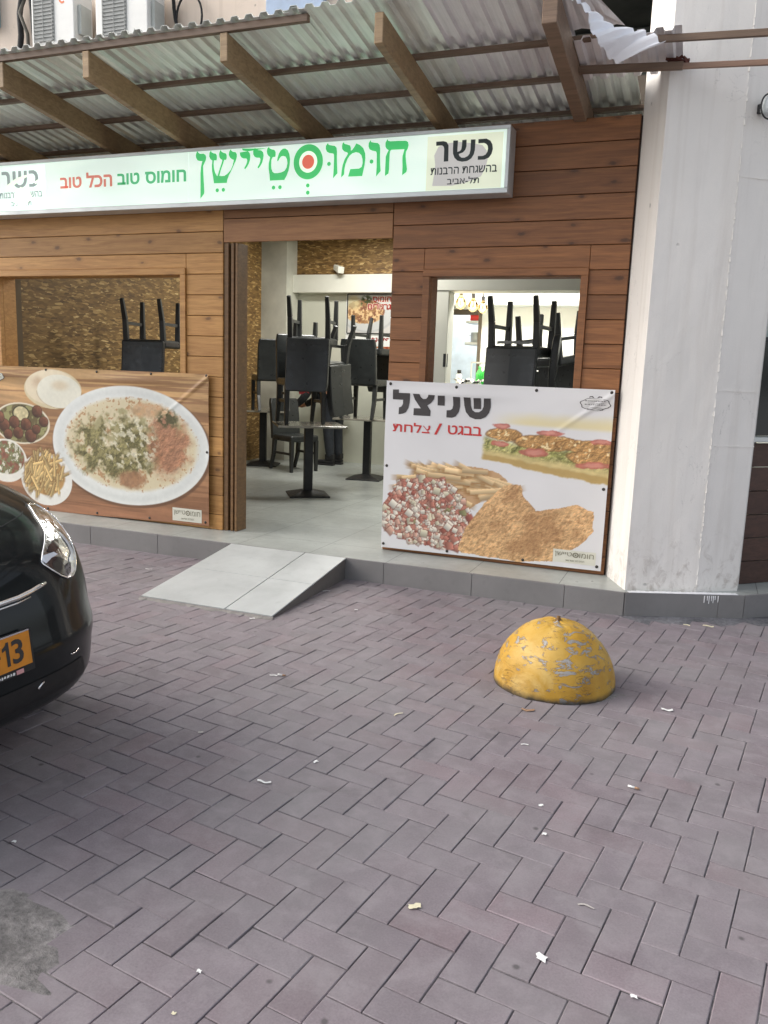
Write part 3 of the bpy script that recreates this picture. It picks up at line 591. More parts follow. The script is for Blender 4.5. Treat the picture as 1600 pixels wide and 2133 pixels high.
# kosher stickers
def sticker(dx, faded):
    m = MB(); m.xz([(-1.876+dx, 2.661), (-1.365+dx, 2.661), (-1.365+dx, 3.0), (-1.876+dx, 3.0)], FACE-0.0012, 0.001)
    a = m.build("notice_sticker", m_st2 if faded else m_st1, sg)
    if not faded:
        p = MB(); pol = [(-1.83, 2.69), (-1.70, 2.685), (-1.60, 2.70), (-1.50, 2.735), (-1.475, 2.78), (-1.46, 2.84), (-1.47, 2.89), (-1.50, 2.925), (-1.56, 2.94), (-1.66, 2.955), (-1.76, 2.95), (-1.80, 2.93), (-1.825, 2.88), (-1.815, 2.82), (-1.822, 2.75)]
        p.xz(pol, FACE-0.0026, 0.001); p.build("paper_patch", m_patch, sg)
    t = MB(); yt = FACE-0.0042
    for poly in KOSHER: t.xz([(x+dx, z) for x, z in poly], yt)
    put_text(t, "בהשגחת הרבנות", -1.845+dx, -1.396+dx, 2.757, 2.802, yt, 0.012); put_text(t, "תל-אביב", -1.728+dx, -1.512+dx, 2.694, 2.738, yt, 0.012)
    t.build("notice_text", m_st_txt2 if faded else m_st_txt, sg)
    if faded:
        rg = random.Random(4); q = MB()       # peeled tears
        for pol in ([(-5.50, 2.86), (-5.40, 2.91), (-5.30, 2.93), (-5.26, 2.925), (-5.36, 2.885), (-5.44, 2.85), (-5.52, 2.80)], [(-5.43, 2.72), (-5.30, 2.70), (-5.24, 2.76), (-5.27, 2.82), (-5.36, 2.84), (-5.42, 2.80)], [(-5.22, 2.87), (-5.15, 2.90), (-5.13, 2.885), (-5.2, 2.855)], [(-5.40, 2.69), (-5.33, 2.68), (-5.30, 2.74), (-5.36, 2.76)]):
            q.xz(pol, yt-0.001)
        q.build("peeled_patch", m_wring, sg)
m_st1 = sgreen("lit_sticker", srgb(214, 220, 196), 0.36); m_st2 = sgreen("lit_faded_sticker", srgb(224, 240, 232), 0.46)
m_patch = sgreen("lit_paper_patch", srgb(196, 194, 190), 0.22); m_st_txt = simple("notice_ink", srgb(44, 54, 54), 0.5); m_st_txt2 = sgreen("faded_ink", srgb(150, 168, 164), 0.2)
sticker(0, False); sticker(-3.74, True)

# ------------------------------------------------------------------ printed vinyl banners
def fold(seed, x0, x1, z1, amp):
    g = np.random.default_rng(seed)
    def f(x, z):
        x = np.asarray(x, float); z = np.asarray(z, float)
        d = z1-z
        a = amp*0.9*np.exp(-((d-0.075)/0.035)**2)*np.sin((x-x0)*2.2+0.6)**2
        b = amp*0.7*np.sin((x*0.8+d*1.3)*9)*np.exp(-d*3)
        c = amp*0.55*np.sin((x*1.0-d*0.9)*5+1.3)*np.sin(d*4)
        e = amp*1.1*np.exp(-((d-(x1-x)*0.75-0.02)/0.022)**2)*np.exp(-(x1-x)*3.5)*(d > 0)
        return -(a+b*0.5+c*0.5+e)-0.004
    return f
BY = 5.575
def banner(name, label, x0, x1, zb0, zb1, zt0, zt1, painter, foldf, step):
    root = empty(name, ((x0+x1)/2, BY, zb0), label, "banner", "printed food banners on the shopfront")
    w = int((x1-x0)/step); h = int((zt0-zb0)/step)
    s, t = np.meshgrid(np.linspace(0, 1, w), np.linspace(0, 1, h))
    X = x0+(x1-x0)*s; Z = (zb0+(zb1-zb0)*s)*(1-t)+(zt0+(zt1-zt0)*s)*t
    img = painter(X, Z); g_ = img.mean(-1, keepdims=True); img = tolin(0.04+0.95*(img*0.80+g_*0.20))
    grid_mesh("printed_sheet", X, BY+foldf(X, Z), Z, img, m_print, root)
    return root
def wood_print(X, Z):
    t = np.clip((Z-0.2)/1.15, 0, 1)
    img = C8(150, 96, 62)[None, None]*(1-t[..., None])+C8(206, 156, 92)[None, None]*t[..., None]
    st_ = fbm(X*0.5, Z*6+X*0.4, 3.0, 11, 5); img = img*(0.72+0.56*st_[..., None])
    ln = ss(0.52, 0.6, fbm(X*0.35, Z*14, 3.0, 21, 3)); img = over(img, C8(120, 74, 44), ln*0.5)
    return img
def relief(X, Z, sc, seed, o=4, e=.35):
    """light-and-dark of a rough crust, as printed in the picture"""
    d = e/sc/4; return np.clip(.5+(fbm(X, Z, sc, seed, o)-fbm(X+d, Z-d*1.4, sc, seed, o))*3.2, 0, 1)
def paint_left(X, Z):
    wx = X+0.010*(fbm(X, Z, 12, 90)-0.5); wz = Z+0.010*(fbm(X, Z, 12, 95)-0.5)
    img = wood_print(X, Z)
    n1, n2, n3 = fbm(X, Z, 14, 31), fbm(X, Z, 40, 41), fbm(X, Z, 26, 51)
    # pita breads on a plate
    d = ed(X, Z, -5.235, 1.215, 0.315, 0.168); img = over(img, C8(214, 196, 150), ss(1.01, 0.985, d)); 
    d = ed(X, Z, -5.25, 1.23, 0.285, 0.150); img = over(img, C8(226, 208, 172), ss(1.02, 0.98, d)); img = over(img, C8(186, 144, 106), ss(0.8, 0.2, ed(X, Z, -5.40, 1.27, .13, .09))*0.8*n1)
    d = ed(X, Z, -5.165, 1.2, 0.238, 0.142); img = over(img, C8(226, 222, 200), ss(1.02, 0.98, d)); img = over(img, C8(214, 190, 150), ss(0.9, 0.2, ed(X, Z, -5.15, 1.25, .15, .07))*0.7)
    img = over(img, C8(150, 112, 70), ss(0.025, 0.0, np.abs(d-1.02))*0.5*(Z < 1.2))
    # falafel bowl
    d = ed(X, Z, -5.595, 0.905, 0.318, 0.182); img = over(img, C8(226, 214, 184), ss(1.01, 0.985, d)); img = over(img, C8(104, 88, 48), ss(0.95, 0.9, d))
    img = over(img, C8(150, 146, 84), ss(0.93, 0.88, d)*ss(0.5, 0.62, n3))
    d = ed(wx, wz, -5.595, 0.99, 0.085, 0.062); img = over(img, C8(62, 56, 30), ss(1.18, 1.1, d)); img = over(img, C8(206, 190, 136)[None, None]*(0.8+0.4*n2[..., None]), ss(1.0, 0.94, d))
    for fx, fz, fr in ((-5.674, .911, .058), (-5.542, .898, .058), (-5.492, .80, .062), (-5.632, .82, .055), (-5.347, .93, .05), (-5.789, .88, .06), (-5.414, 1.015, .055), (-5.43, .86, .045), (-5.75, .80, .05), (-5.84, .95, .055)):
        d = ed(wx, wz, fx, fz, fr, fr*0.92); sh = np.clip(0.72+0.5*((Z-fz)+(X-fx)*0.6)/fr*0.5, 0.4, 1.2)
        col = C8(146, 82, 52)[None, None]*sh[..., None]*(0.8+0.4*n2[..., None]); img = over(img, C8(60, 40, 24), ss(1.12, 1.02, d)*ss(0.9, 1.0, d)); img = over(img, col, ss(1.0, 0.95, d))
    # salad bowl
    d = ed(X, Z, -5.79, 0.562, 0.245, 0.195); img = over(img, C8(226, 222, 208), ss(1.01, 0.985, d)); di = ed(X, Z, -5.79, 0.59, 0.222, 0.155)
    mixc = np.where((n3 > 0.58)[..., None], C8(216, 210, 186), np.where((n3 < 0.42)[..., None], C8(146, 86, 62), C8(126, 124, 76))); img = over(img, mixc*(0.8+0.35*n2[..., None]), ss(1.0, 0.93, di))
    # big plate of hummus
    cx, cz = -4.455, 0.778
    d = ed(X, Z, cx, cz, 0.795, 0.497); img = over(img, C8(96, 62, 40), ss(1.03, 1.0, ed(X, Z, cx+0.01, cz-0.015, .795, .497))*0.7)
    img = over(img, C8(222, 224, 218), ss(1.005, 0.99, d)); img = over(img, C8(198, 202, 196), ss(0.99, 0.9, d)*ss(0.8, 0.9, d)*0.5)
    di = ed(wx+0.03*(n1-.5), wz, -4.44, 0.79, 0.70, 0.405); img = over(img, C8(216, 200, 158), ss(1.0, 0.9, di)); img = over(img, C8(176, 120, 70), ss(1.0, 0.95, di)*ss(0.60, 0.68, n2)*0.8)
    img = over(img, C8(160, 150, 96), ss(0.9, 0.82, ed(X, Z, -4.35, 0.86, .55, .30))*ss(.42, .6, n1)*0.8)
    g = ed(wx+0.06*(n1-.5), wz+0.05*(fbm(X, Z, 9, 77)-.5), -4.58, 0.75, 0.50, 0.285); gc = np.where((n3 > 0.5)[..., None], C8(146, 136, 76), C8(108, 100, 52)); img = over(img, gc*(0.55+0.55*relief(X, Z, 34, 47)+.25*fbm(X, Z, 60, 48))[..., None], ss(1.05, 0.7, g+0.5*(n3-.5))*ss(0.30, 0.46, fbm(X, Z, 11, 63))*.95)
    r = ed(wx, wz+0.04*(n1-.5), -4.05, 0.80, 0.235, 0.30); img = over(img, C8(182, 116, 78)[None, None]*(0.55+0.5*relief(X, Z, 28, 58)+.3*n3)[..., None], ss(1.05, 0.55, r+0.7*(n1-.5))*0.9)
    r = ed(wx, wz, -4.42, 0.50, 0.17, 0.085); img = over(img, C8(164, 112, 72)[None, None]*(0.8+0.4*n2[..., None]), ss(1.05, 0.6, r+0.5*(n3-.5))*.9)
    r = ed(wx, wz, -4.25, 1.08, 0.22, 0.07); img = over(img, C8(200, 150, 104)[None, None]*(0.8+0.4*n2[..., None]), ss(1.05, 0.6, r+0.6*(n3-.5))*.7)
    wtm = ss(0.55, 0.62, fbm(X*1.2+Z*0.6, Z*1.2, 22, 81, 5))*ss(1.0, 0.75, ed(X, Z, -4.45, 0.80, 0.33, 0.26)); img = over(img, C8(222, 214, 180)[None, None]*(.78+.35*relief(X, Z, 30, 83))[..., None], wtm*.85)
    img = over(img, C8(74, 72, 38), ss(1.0, 0.5, ed(wx+0.05*(n2-.5), wz+0.05*(n3-.5), -4.06, 1.03, .13, .10))*ss(.42, .6, n3)*0.9)
    # fries
    d = ed(X, Z, -5.335, 0.43, 0.287, 0.235); img = over(img, C8(224, 222, 212), ss(1.005, 0.985, d))
    g = np.random.default_rng(5)
    img = over(img, C8(188, 138, 70), ss(1.0, 0.9, ed(wx, wz, -5.35, 0.46, .235, .18)))
    for _ in range(95):
        rr = np.sqrt(g.random()); an = g.random()*6.283; fx, fz = -5.36+0.21*rr*np.cos(an), 0.475+0.165*rr*np.sin(an)
        th = g.normal(1.1, 0.55); c_, s_ = np.cos(th), np.sin(th); u, v = (X-fx)*c_+(Z-fz)*s_, -(X-fx)*s_+(Z-fz)*c_
        L, W = 0.05+0.04*g.random(), 0.013; m = ss(1.02, 0.95, np.maximum(np.abs(u)/L, np.abs(v)/W)); k = 0.72+0.35*g.random()
        img = over(img, C8(120, 80, 36), ss(1.5, 1.0, np.maximum(np.abs(u)/L, np.abs(v-0.006)/W))*0.35); img = over(img, C8(230, 190, 112)[None, None]*(k*(0.95+0.2*(v/W)[..., None])), m)
    return img*(0.97+0.06*n2[..., None])
def paint_right(X, Z):
    n1, n2, n3 = fbm(X, Z, 14, 131), fbm(X, Z, 42, 141), fbm(X, Z, 26, 151)
    wx = X+0.022*(fbm(X, Z, 18, 190)-0.5); wz = Z+0.022*(fbm(X, Z, 18, 195)-0.5)
    img = np.ones(X.shape+(3,))*C8(214, 212, 212)*(0.97+0.06*fbm(X, Z, 2, 160)[..., None])
    # baguette: slices stacked along a slant
    xs_ = np.clip((X+1.43)/0.87, 0, 1); base = 0.885-0.118*xs_; top = 1.155-0.01*xs_
    v = (Z-base)/(top-base); on = ss(-1.435, -1.405, wx+0.02*(v-0.4)**2)
    band = lambda a, b, e=0.05: ss(a-e, a+e, v+0.10*(n1-.5))*ss(b+e, b-e, v+0.10*(n1-.5))*on
    upper = ss(-1.42, -1.1, X)*ss(1.245, 1.15, Z+0.02*(n1-.5))*ss(0.9, 1.0, v); img = over(img, C8(222, 204, 146), upper*0.9)
    img = over(img, C8(216, 190, 118)[None, None]*(.86+.2*fbm(X, Z*2, 20, 145))[..., None], band(0.0, 0.42, 0.012)); img = over(img, C8(178, 138, 66), band(0.0, 0.14, 0.03)*0.7)
    lt_ = np.where((n3 > 0.5)[..., None], C8(206, 198, 112), C8(160, 158, 76)); img = over(img, lt_*(0.55+0.65*relief(X, Z, 30, 144))[..., None], band(0.26, 0.55, 0.09))
    for (ax, az, rx, rz, cc) in ((-1.30, 1.00, .085, .026, 0), (-1.05, 0.955, .11, .034, 0), (-0.68, 0.905, .12, .03, 0), (-1.28, 1.128, .08, .022, 1), (-0.98, 1.096, .10, .024, 1), (-0.63, 1.062, .09, .024, 1)):
        pass
    for (ax, az, rx, rz) in ((-1.28, 1.065, .125, .042), (-0.98, 1.025, .225, .052), (-0.66, 0.945, .18, .05), (-0.72, 1.02, .2, .04)):
        d = ed(wx, wz, ax, az, rx, rz); img = over(img, C8(120, 74, 30), ss(1.1, 1.0, d)*0.7); img = over(img, C8(212, 152, 80)[None, None]*(0.45+0.6*relief(X, Z, 36, 143)+.25*n2)[..., None], ss(1.0, 0.93, d)); img = over(img, C8(240, 214, 152), ss(1.0, .8, d)*ss(0.66, 0.72, n2))
    for (ax, az, rx, rz) in ((-1.30, 1.00, .08, .022), (-1.06, 0.955, .11, .030), (-0.66, 0.893, .13, .026), (-1.30, 1.122, .075, .02), (-0.97, 1.090, .10, .02), (-0.62, 1.052, .09, .02)):
        d = ed(wx, wz, ax, az, rx, rz); img = over(img, C8(190, 92, 76)[None, None]*(0.8+0.4*n2[..., None]), ss(1.0, 0.8, d+0.5*(n3-.5))*0.9); img = over(img, C8(226, 150, 130), ss(0.75, 0.3, d)*0.6)
    # fries
    g = np.random.default_rng(15); frm = [(-1.977, .707), (-1.736, .82), (-1.474, .828), (-1.297, .796), (-1.225, .745), (-1.424, .578), (-1.527, .499), (-1.607, .655)]
    img = over(img, C8(196, 142, 84), inpoly(wx, wz, frm)*0.85)
    for _ in range(70):
        t = g.random(); fx, fz = -1.93+0.66*t+g.normal(0, .03), 0.74+0.06*np.sin(t*3.1)-abs(g.normal(0, .07))
        if fz < 0.50 or (fz < 0.62 and fx < -1.6): continue
        th = g.normal(-0.08, 0.22); c_, s_ = np.cos(th), np.sin(th); u, v_ = (X-fx)*c_+(Z-fz)*s_, -(X-fx)*s_+(Z-fz)*c_
        L, W = 0.09+0.06*g.random(), 0.017; m = ss(1.03, 0.93, np.maximum(np.abs(u)/L, np.abs(v_)/W)); k = 0.8+0.3*g.random()
        img = over(img, C8(150, 98, 44), ss(1.4, 1.0, np.maximum(np.abs(u)/L, np.abs(v_+0.005)/W))*0.4); img = over(img, C8(232, 194, 136)[None, None]*(k*(0.95+0.18*(v_/W)[..., None])), m)
    # chopped salad: cubes of tomato and cucumber
    sal = [(-2.147, .513), (-2.039, .667), (-1.854, .729), (-1.707, .717), (-1.607, .655), (-1.53, .569), (-1.489, .456), (-1.542, .333), (-1.572, .21), (-1.707, .219), (-1.958, .24), (-2.141, .331)]
    img = over(img, C8(190, 116, 94), inpoly(wx, wz, sal))
    for _ in range(760):
        fx, fz = -2.15+0.66*g.random(), 0.21+0.52*g.random()
        if not inpoly(np.array([[fx]]), np.array([[fz]]), sal)[0, 0]: continue
        th = g.random()*1.57; c_, s_ = np.cos(th), np.sin(th); w = 0.007+0.021*g.random()**2; u, v_ = (X-fx)*c_+(Z-fz)*s_, -(X-fx)*s_+(Z-fz)*c_
        q = np.maximum(np.abs(u), np.abs(v_))/w; col = [C8(236, 226, 206), C8(208, 122, 100), C8(226, 168, 142), C8(220, 210, 176), C8(180, 90, 72), C8(150, 148, 92)][g.choice(6, p=[.42, .20, .18, .12, .06, .02])]
        img = over(img, C8(112, 48, 36), ss(1.35, 1.0, q)*0.55); img = over(img, col[None, None]*(0.86+0.2*np.clip(u/w, -1, 1))[..., None], ss(1.02, 0.95, q))
    # schnitzel
    sch = [(-1.572, .222), (-1.521, .382), (-1.389, .582), (-1.258, .708), (-1.145, .729), (-1.105, .63), (-1.021, .559), (-.857, .585), (-.75, .618), (-.64, .584), (-.63, .451), (-.718, .33), (-.869, .26), (-.886, .219), (-1.11, .181), (-1.343, .189), (-1.547, .201)]
    crumb = fbm(X, Z, 62, 170, 4); big = fbm(X, Z, 7, 171, 4)
    m = inpoly(wx, wz, sch); col = C8(222, 168, 106)[None, None]*(0.46+0.44*relief(X, Z, 40, 171)+0.16*crumb+0.34*big)[..., None]
    img = over(img, col, m); img = over(img, C8(234, 190, 130), m*ss(0.58, 0.74, crumb)*ss(.4, .7, big)*0.7); img = over(img, C8(162, 102, 54), m*ss(0.46, 0.24, big)*0.35); img = over(img, C8(146, 90, 44), m*ss(0.40, 0.28, crumb)*0.35)
    return img
fl_l, fl_r = fold(3, -6.4, -3.664, 1.396, 0.012), fold(8, -2.16, -0.56, 1.396, 0.011)
bl = banner("food_banner", "wide vinyl banner picturing a plate of hummus, falafel, pita and chips on brown wood", -6.4, -3.664, 0.125, 0.180, 1.398, 1.396, paint_left, fl_l, 0.0055)
br = banner("food_banner", "pale vinyl banner picturing schnitzel, chips, chopped salad and a filled baguette", -2.160, -0.560, 0.176, 0.184, 1.402, 1.398, paint_right, fl_r, 0.0046)
def on(fy, d): return lambda x, z: (x, BY+float(fy(x, z))-d, z)
ink = simple("banner_ink", srgb(62, 58, 58), 0.55); inkr = simple("banner_red_ink", srgb(190, 50, 48), 0.55); inkl = simple("small_print", srgb(120, 116, 96), 0.55)
m_card = simple("logo_card", srgb(206, 204, 190), 0.5, 0, 0.03)
def densify(poly, step=0.02):
    o = []
    for (a, b), (c, d) in zip(poly, poly[1:]+poly[:1]):
        k = max(1, int(math.hypot(c-a, d-b)/step)); o += [(a+(c-a)*i/k, b+(d-b)*i/k) for i in range(k)]
    return o
m = MB()
for poly in SCHNITZEL: m.xz(densify(poly), BY-0.0022, 0.0, fy=lambda x, z: float(fl_r(x, z)))
m.build("headline", ink, br)
m = MB(); f = on(fl_r, 0.0022)
for word, xa, xb, za, zb in (("צלחת", -2.098, -1.815, 1.040, 1.110), ("בבגט", -1.685, -1.438, 1.042, 1.108), ("/", -1.785, -1.728, 1.035, 1.116)):
    m = MB(); put_text(m, word, xa, xb, za, zb, 0, 0.016, fn=f); m.build("subline_word", inkr, br)
def logo(root, fy, x0, x1, z0, z1):
    m = MB(); m.xz(densify([(x0, z0), (x1, z0), (x1, z1), (x0, z1)], 0.03), BY-0.0016, 0, fy=lambda x, z: float(fy(x, z))); m.build("logo_card", m_card, root)
    w, h = x1-x0, z1-z0; f = on(fy, 0.003); t = MB()
    put_text(t, "טיישן", x0+.04*w, x0+.44*w, z0+.42*h, z0+.84*h, 0, 0.0, fn=f); put_text(t, "חומו", x0+.62*w, x0+.95*w, z0+.48*h, z0+.84*h, 0, 0.0, fn=f)
    put_text(t, "חומוס טוב", x0+.52*w, x0+.74*w, z0+.14*h, z0+.28*h, 0, 0.0, fn=f); put_text(t, "הכל טוב", x0+.30*w, x0+.50*w, z0+.14*h, z0+.28*h, 0, 0.03, fn=f)
    c = (x0+.53*w, z0+.66*h); o_, i_ = ell(*c, .075*w, .2*h, 20), ell(*c, .045*w, .12*h, 20)
    for i in range(20):
        j = (i+1) % 20; t.add([f(*i_[i]), f(*o_[i]), f(*o_[j]), f(*i_[j])], [(0, 1, 2, 3)])
    t.xz(ell(*c, .022*w, .06*h, 12), f(*c)[1]); t.build("logo_lettering", inkl, root)
logo(bl, fl_l, -4.016, -3.733, 0.194, 0.302); logo(br, fl_r, -0.886, -0.598, 0.216, 0.306)
def emblem(root, fy, cx, cz, w, h):
    out = []
    for i in range(64):
        a = 2*math.pi*i/64; c, s = math.cos(a), math.sin(a)
        r = 1+0.05*math.cos(6*a+1.5)
        x, z = c*abs(c)**-0.35*0.5*w*r if abs(c) > 1e-6 else 0, s*0.42*h*r
        if s < -0.55: x *= 1-0.55*(-s-0.55)/0.45*0.6; z = z*1.18
        out.append((cx+x, cz+z))
    f = on(fy, 0.0024); m = MB()
    m2 = MB(); m2.xz(out, BY-0.0018, 0, fy=lambda x, z: float(fy(x, z))); m2.build("emblem_ground", m_card if root is bl else simple("banner_white", srgb(212, 210, 208), 0.55), root)
    for i in range(64):
        a, b = out[i], out[(i+1) % 64]; q = [(cx+(p[0]-cx)*0.94, cz+(p[1]-cz)*0.92) for p in (a, b)]
        m.add([f(*q[0]), f(*a), f(*b), f(*q[1])], [(0, 1, 2, 3)])
    for k, (dz, ww, hh) in enumerate(((0.2, 0.68, 0.1), (0.05, 0.5, 0.05), (-0.08, 0.7, 0.1))):     # tiny unreadable lines of print: short dashes
        rg = random.Random(k); x = -ww/2
        while x < ww/2:
            l = rg.uniform(0.03, 0.09); hz = hh*rg.uniform(0.35, 0.6)
            m.add([f(cx+(x)*w, cz+dz*h), f(cx+(x+l*0.75)*w, cz+dz*h), f(cx+(x+l*0.75)*w, cz+dz*h+hz*h), f(cx+x*w, cz+dz*h+hz*h)], [(0, 1, 2, 3)]); x += l
    for sgn in (-1, 1):
        for (za, zb) in ((-0.22, -0.36), (-0.33, -0.46)):
            p = [f(cx, cz+za*h), f(cx, cz+(za-.025)*h), f(cx+sgn*.27*w, cz+(zb-.025)*h), f(cx+sgn*.27*w, cz+zb*h)]
            m.add(p, [(0, 1, 2, 3)] if sgn > 0 else [(3, 2, 1, 0)])
        p = [(cx+sgn*.04*w, cz+.44*h), (cx+sgn*.10*w, cz+.60*h), (cx+sgn*.2*w, cz+.58*h), (cx+sgn*.22*w, cz+.47*h), (cx+sgn*.15*w, cz+.54*h)]
        m.xz(p if sgn > 0 else p[::-1], f(*p[0])[1])
    m.build("emblem", ink, root)
emblem(br, fl_r, -0.680, 1.302, 0.196, 0.085); emblem(bl, fl_l, -5.862, 1.305, 0.196, 0.085)
def grommets(root, fy, pts):
    for (x, z) in pts:
        m = MB(); m.lathe([(0.011, 0), (0.009, 0.003), (0.0, 0.0035)], (0, 0, 0), 12); y = BY+float(fy(x, z))
        m.v = [(x+v[0], y-0.0015-v[2], z+v[1]) for v in m.v]; m.build("grommet", m_screw, root)
grommets(bl, fl_l, [(-5.84, 1.377), (-5.299, 1.378), (-4.758, 1.379), (-4.208, 1.38), (-3.684, 1.383), (-3.682, .778), (-3.698, .206), (-4.244, .19), (-4.788, .180), (-5.33, .17), (-5.87, .16)])
grommets(br, fl_r, [(-2.13, 1.38), (-1.635, 1.375), (-1.075, 1.375), (-.58, 1.38), (-.584, .742), (-.588, .212), (-1.094, .200), (-1.648, .200), (-2.142, .204), (-2.137, .787)])

# ------------------------------------------------------------------ corner pillar and the building
pl = empty("corner_pillar", (-0.1, 5.6, 0.15), "tall white plastered corner pillar with cracked flaking foot", "pillar")
PILL = [(-0.533, 5.625), (-0.372, 5.262), (0.05, 5.437), (0.297, 5.618), (0.36, 6.4), (-0.52, 6.4), (-0.533, 5.626)]
def wall_strip(pts, z0, z1, nz=60, seg=0.05, jit=0.0012):
    """subdivided wall skin with a hand-trowelled, slightly wavy surface"""
    rg = random.Random(3); line = []
    for (a, b) in zip(pts[:-1], pts[1:]):
        L = math.dist(a, b); k = max(1, int(L/seg))
        line += [(a[0]+(b[0]-a[0])*i/k, a[1]+(b[1]-a[1])*i/k) for i in range(k)]
    line.append(pts[-1]); m = MB(); vs_ = []
    for j in range(nz+1):
        z = z0+(z1-z0)*j/nz
        for i, (x, y) in enumerate(line):
            w = jit*(math.sin(z*5.1+i*0.9)+math.sin(z*11.7-i*1.7)*0.6)+rg.uniform(-1, 1)*jit*0.5
            vs_.append((x, y+w, z))
    n = len(line); m.add(vs_, [(j*n+i, j*n+i+1, (j+1)*n+i+1, (j+1)*n+i) for j in range(nz) for i in range(n-1)]); return m
wall_strip(PILL, FZ, 6.2, 110, 0.045).build("pillar_body", m_plaster, pl)
rid = MB()       # the knobbly plaster seam where two faces meet, with two thin horizontal seams
rg = random.Random(12); z = 0.2
while z < 4.6:
    l = rg.uniform(0.015, 0.05); r = rg.uniform(0.002, 0.0065)
    rid.bar((0.05+rg.uniform(-.003, .003), 5.436, z), (0.05+rg.uniform(-.003, .003), 5.436, z+l), r*1.6, r*1.6, r); z += l*rg.uniform(0.8, 1.9)
for zz, xa, xb in ((2.66, .06, .285), (1.42, .06, .29), (1.08, .07, .285)):
    x = xa
    while x < xb:
        l = rg.uniform(.015, .04); t = lambda q: 5.437+(q-0.05)*0.733
        rid.bar((x, t(x)-.0005, zz), (x+l, t(x+l)-.0005, zz+rg.uniform(-.003, .003)), .005, .006); x += l
rid.build("plaster_seam", m_plaster, pl)
lp = empty("wall_lamp", (0.15, 5.45, 3.035), "small round wall lamp with a black ring on the white pillar", "lamp")
m = MB(); c = Vector((0.134, 5.498, 3.035)); nrm = Vector((0.59, -0.81, 0)); tx = Vector((0.81, 0.59, 0))
m.tube([c+nrm*0.07+tx*0.055*math.cos(a)+Vector((0, 0, 0.068*math.sin(a))) for a in [2*math.pi*i/28 for i in range(28)]], 0.005, 6, closed=True); m.build("ring", m_iron, lp)
m = MB(); m.lathe([(0.0, -.05), (.03, -.045), (.042, -.01), (.034, .035), (.02, .055), (0, .06)], c+nrm*0.055+tx*0.004, 16); m.build("shade", simple("frosted_glass", srgb(190, 196, 196), .3), lp)
m = MB(); m.bar(c+nrm*0.0, c+nrm*0.05, 0.05, 0.05); m.build("bracket", m_iron, lp)

ub = empty("upper_building", (-3, 8.6, 3.4), "beige plastered upper storey set back behind the tin canopy", "building")
m = MB(); m.box(-14, 0.3, 8.6, 9.0, 3.501, 9.5); m.build("wall", m_upper, ub)
m = MB(); m.box(-4.87, -4.17, 8.52, 8.598, 4.2, 9.0); m.build("pale_blue_panel", simple("pale_blue_panel", srgb(166, 184, 208), .6), ub, 0.01)
m = MB(); m.box(-12.9, -8.7, 8.50, 8.597, 5.55, 7.4); m.build("blue_panel", simple("blue_panel", srgb(150, 172, 190), .6), ub, 0.01)
m = MB(); m.box(-1.75, 0.2, 6.6, 8.6, 4.52, 4.9); m.box(-1.75, 0.1, 8.0, 8.59, 3.502, 4.5); m.build("dark_soffit", simple("dark_soffit", srgb(70, 74, 70), .8, 0, .3, 3), ub)
m = MB(); m.bar((-1.3, 6.58, 4.28), (-0.75, 6.58, 4.33), .03); m.bar((-1.0, 6.7, 4.33), (-0.9, 6.7, 4.52), .03); m.build("soffit_rail", m_white_int, ub)
m = MB(); m.box(-14, 3.6, 6.16, 14, 3.34, 3.50); m.box(-14, 3.6, 6.16, 6.195, 3.07, 3.339); m.build("ground_floor_roof", simple("roof_slab", srgb(70, 62, 54), .8), ub)

# air conditioners
m_ac = simple("ac_casing", srgb(226, 226, 222), .45, 0, .04); m_acg = simple("ac_grille", srgb(150, 152, 150), .55, 0, .1, 20); m_aclogo = simple("orange_emblem", srgb(226, 120, 70), .5, 0, .05)
def ac_unit(label, x0, x1, z0, grille, cover):
    t = empty("air_conditioner", ((x0+x1)/2, 8.2, z0), label, "air conditioner", "outdoor air conditioning units")
    z1 = z0+0.62; m = MB(); m.box(x0, x1, 8.2, 8.52, z0, z1); m.build("casing", m_ac, t, .012)
    g0, g1 = grille; m = MB(); k = 13
    m.box(g0, g1, 8.192, 8.1985, z0+.045, z1-.045)
    for i in range(k+1):
        z = z0+.05+(z1-z0-.1)*i/k; m.box(g0+.01, g1-.01, 8.182, 8.1915, z-.006, z+.006)
    for i in range(3): m.box(g0+.02+(g1-g0-.04)*i/2-.004, g0+.02+(g1-g0-.04)*i/2+.004, 8.178, 8.1815, z0+.05, z1-.05)
    m.build("fan_grille", m_acg, t)
    m = MB(); a = ell(x1-.16, z1-.13, .055, .065, 20); b = ell(x1-.16, z1-.13, .036, .043, 20)
    for i in range(20):
        if i in (17, 18): continue
        j = (i+1) % 20; m.add([(b[i][0], 8.1975, b[i][1]), (a[i][0], 8.1975, a[i][1]), (a[j][0], 8.1975, a[j][1]), (b[j][0], 8.1975, b[j][1])], [(0, 1, 2, 3)])
    m.xz([(x1-.19, z1-.135), (x1-.12, z1-.125), (x1-.12, z1-.11), (x1-.19, z1-.12)], 8.1975); m.build("maker_emblem", m_aclogo, t)
    m = MB(); m.box(x1+.002, x1+.05, 8.26, 8.44, z0+.10, z0+.42); m.build("valve_cover", simple("valve_cover", srgb(176, 180, 176), .5), t, .008)
    for xb in (x0+.12, x1-.12):
        m = MB(); m.box(xb-.02, xb+.02, 8.22, 8.598, z0-.045, z0-.004); m.bar((xb, 8.58, z0-.34), (xb, 8.26, z0-.05), .03); m.build("bracket", m_steel, t)
ac_unit("white air conditioner with an orange emblem beside hanging cables", -7.83, -7.205, 5.10, (-7.80, -7.49), 0)
ac_unit("white air conditioner with rounded grille panel beside the beige wall", -6.895, -6.18, 5.03, (-6.80, -6.46), 1)
cb = empty("cable_bundle", (-8.15, 8.55, 4.6), "dark bundle of pipes and cables hanging left of the air conditioners", "cables")
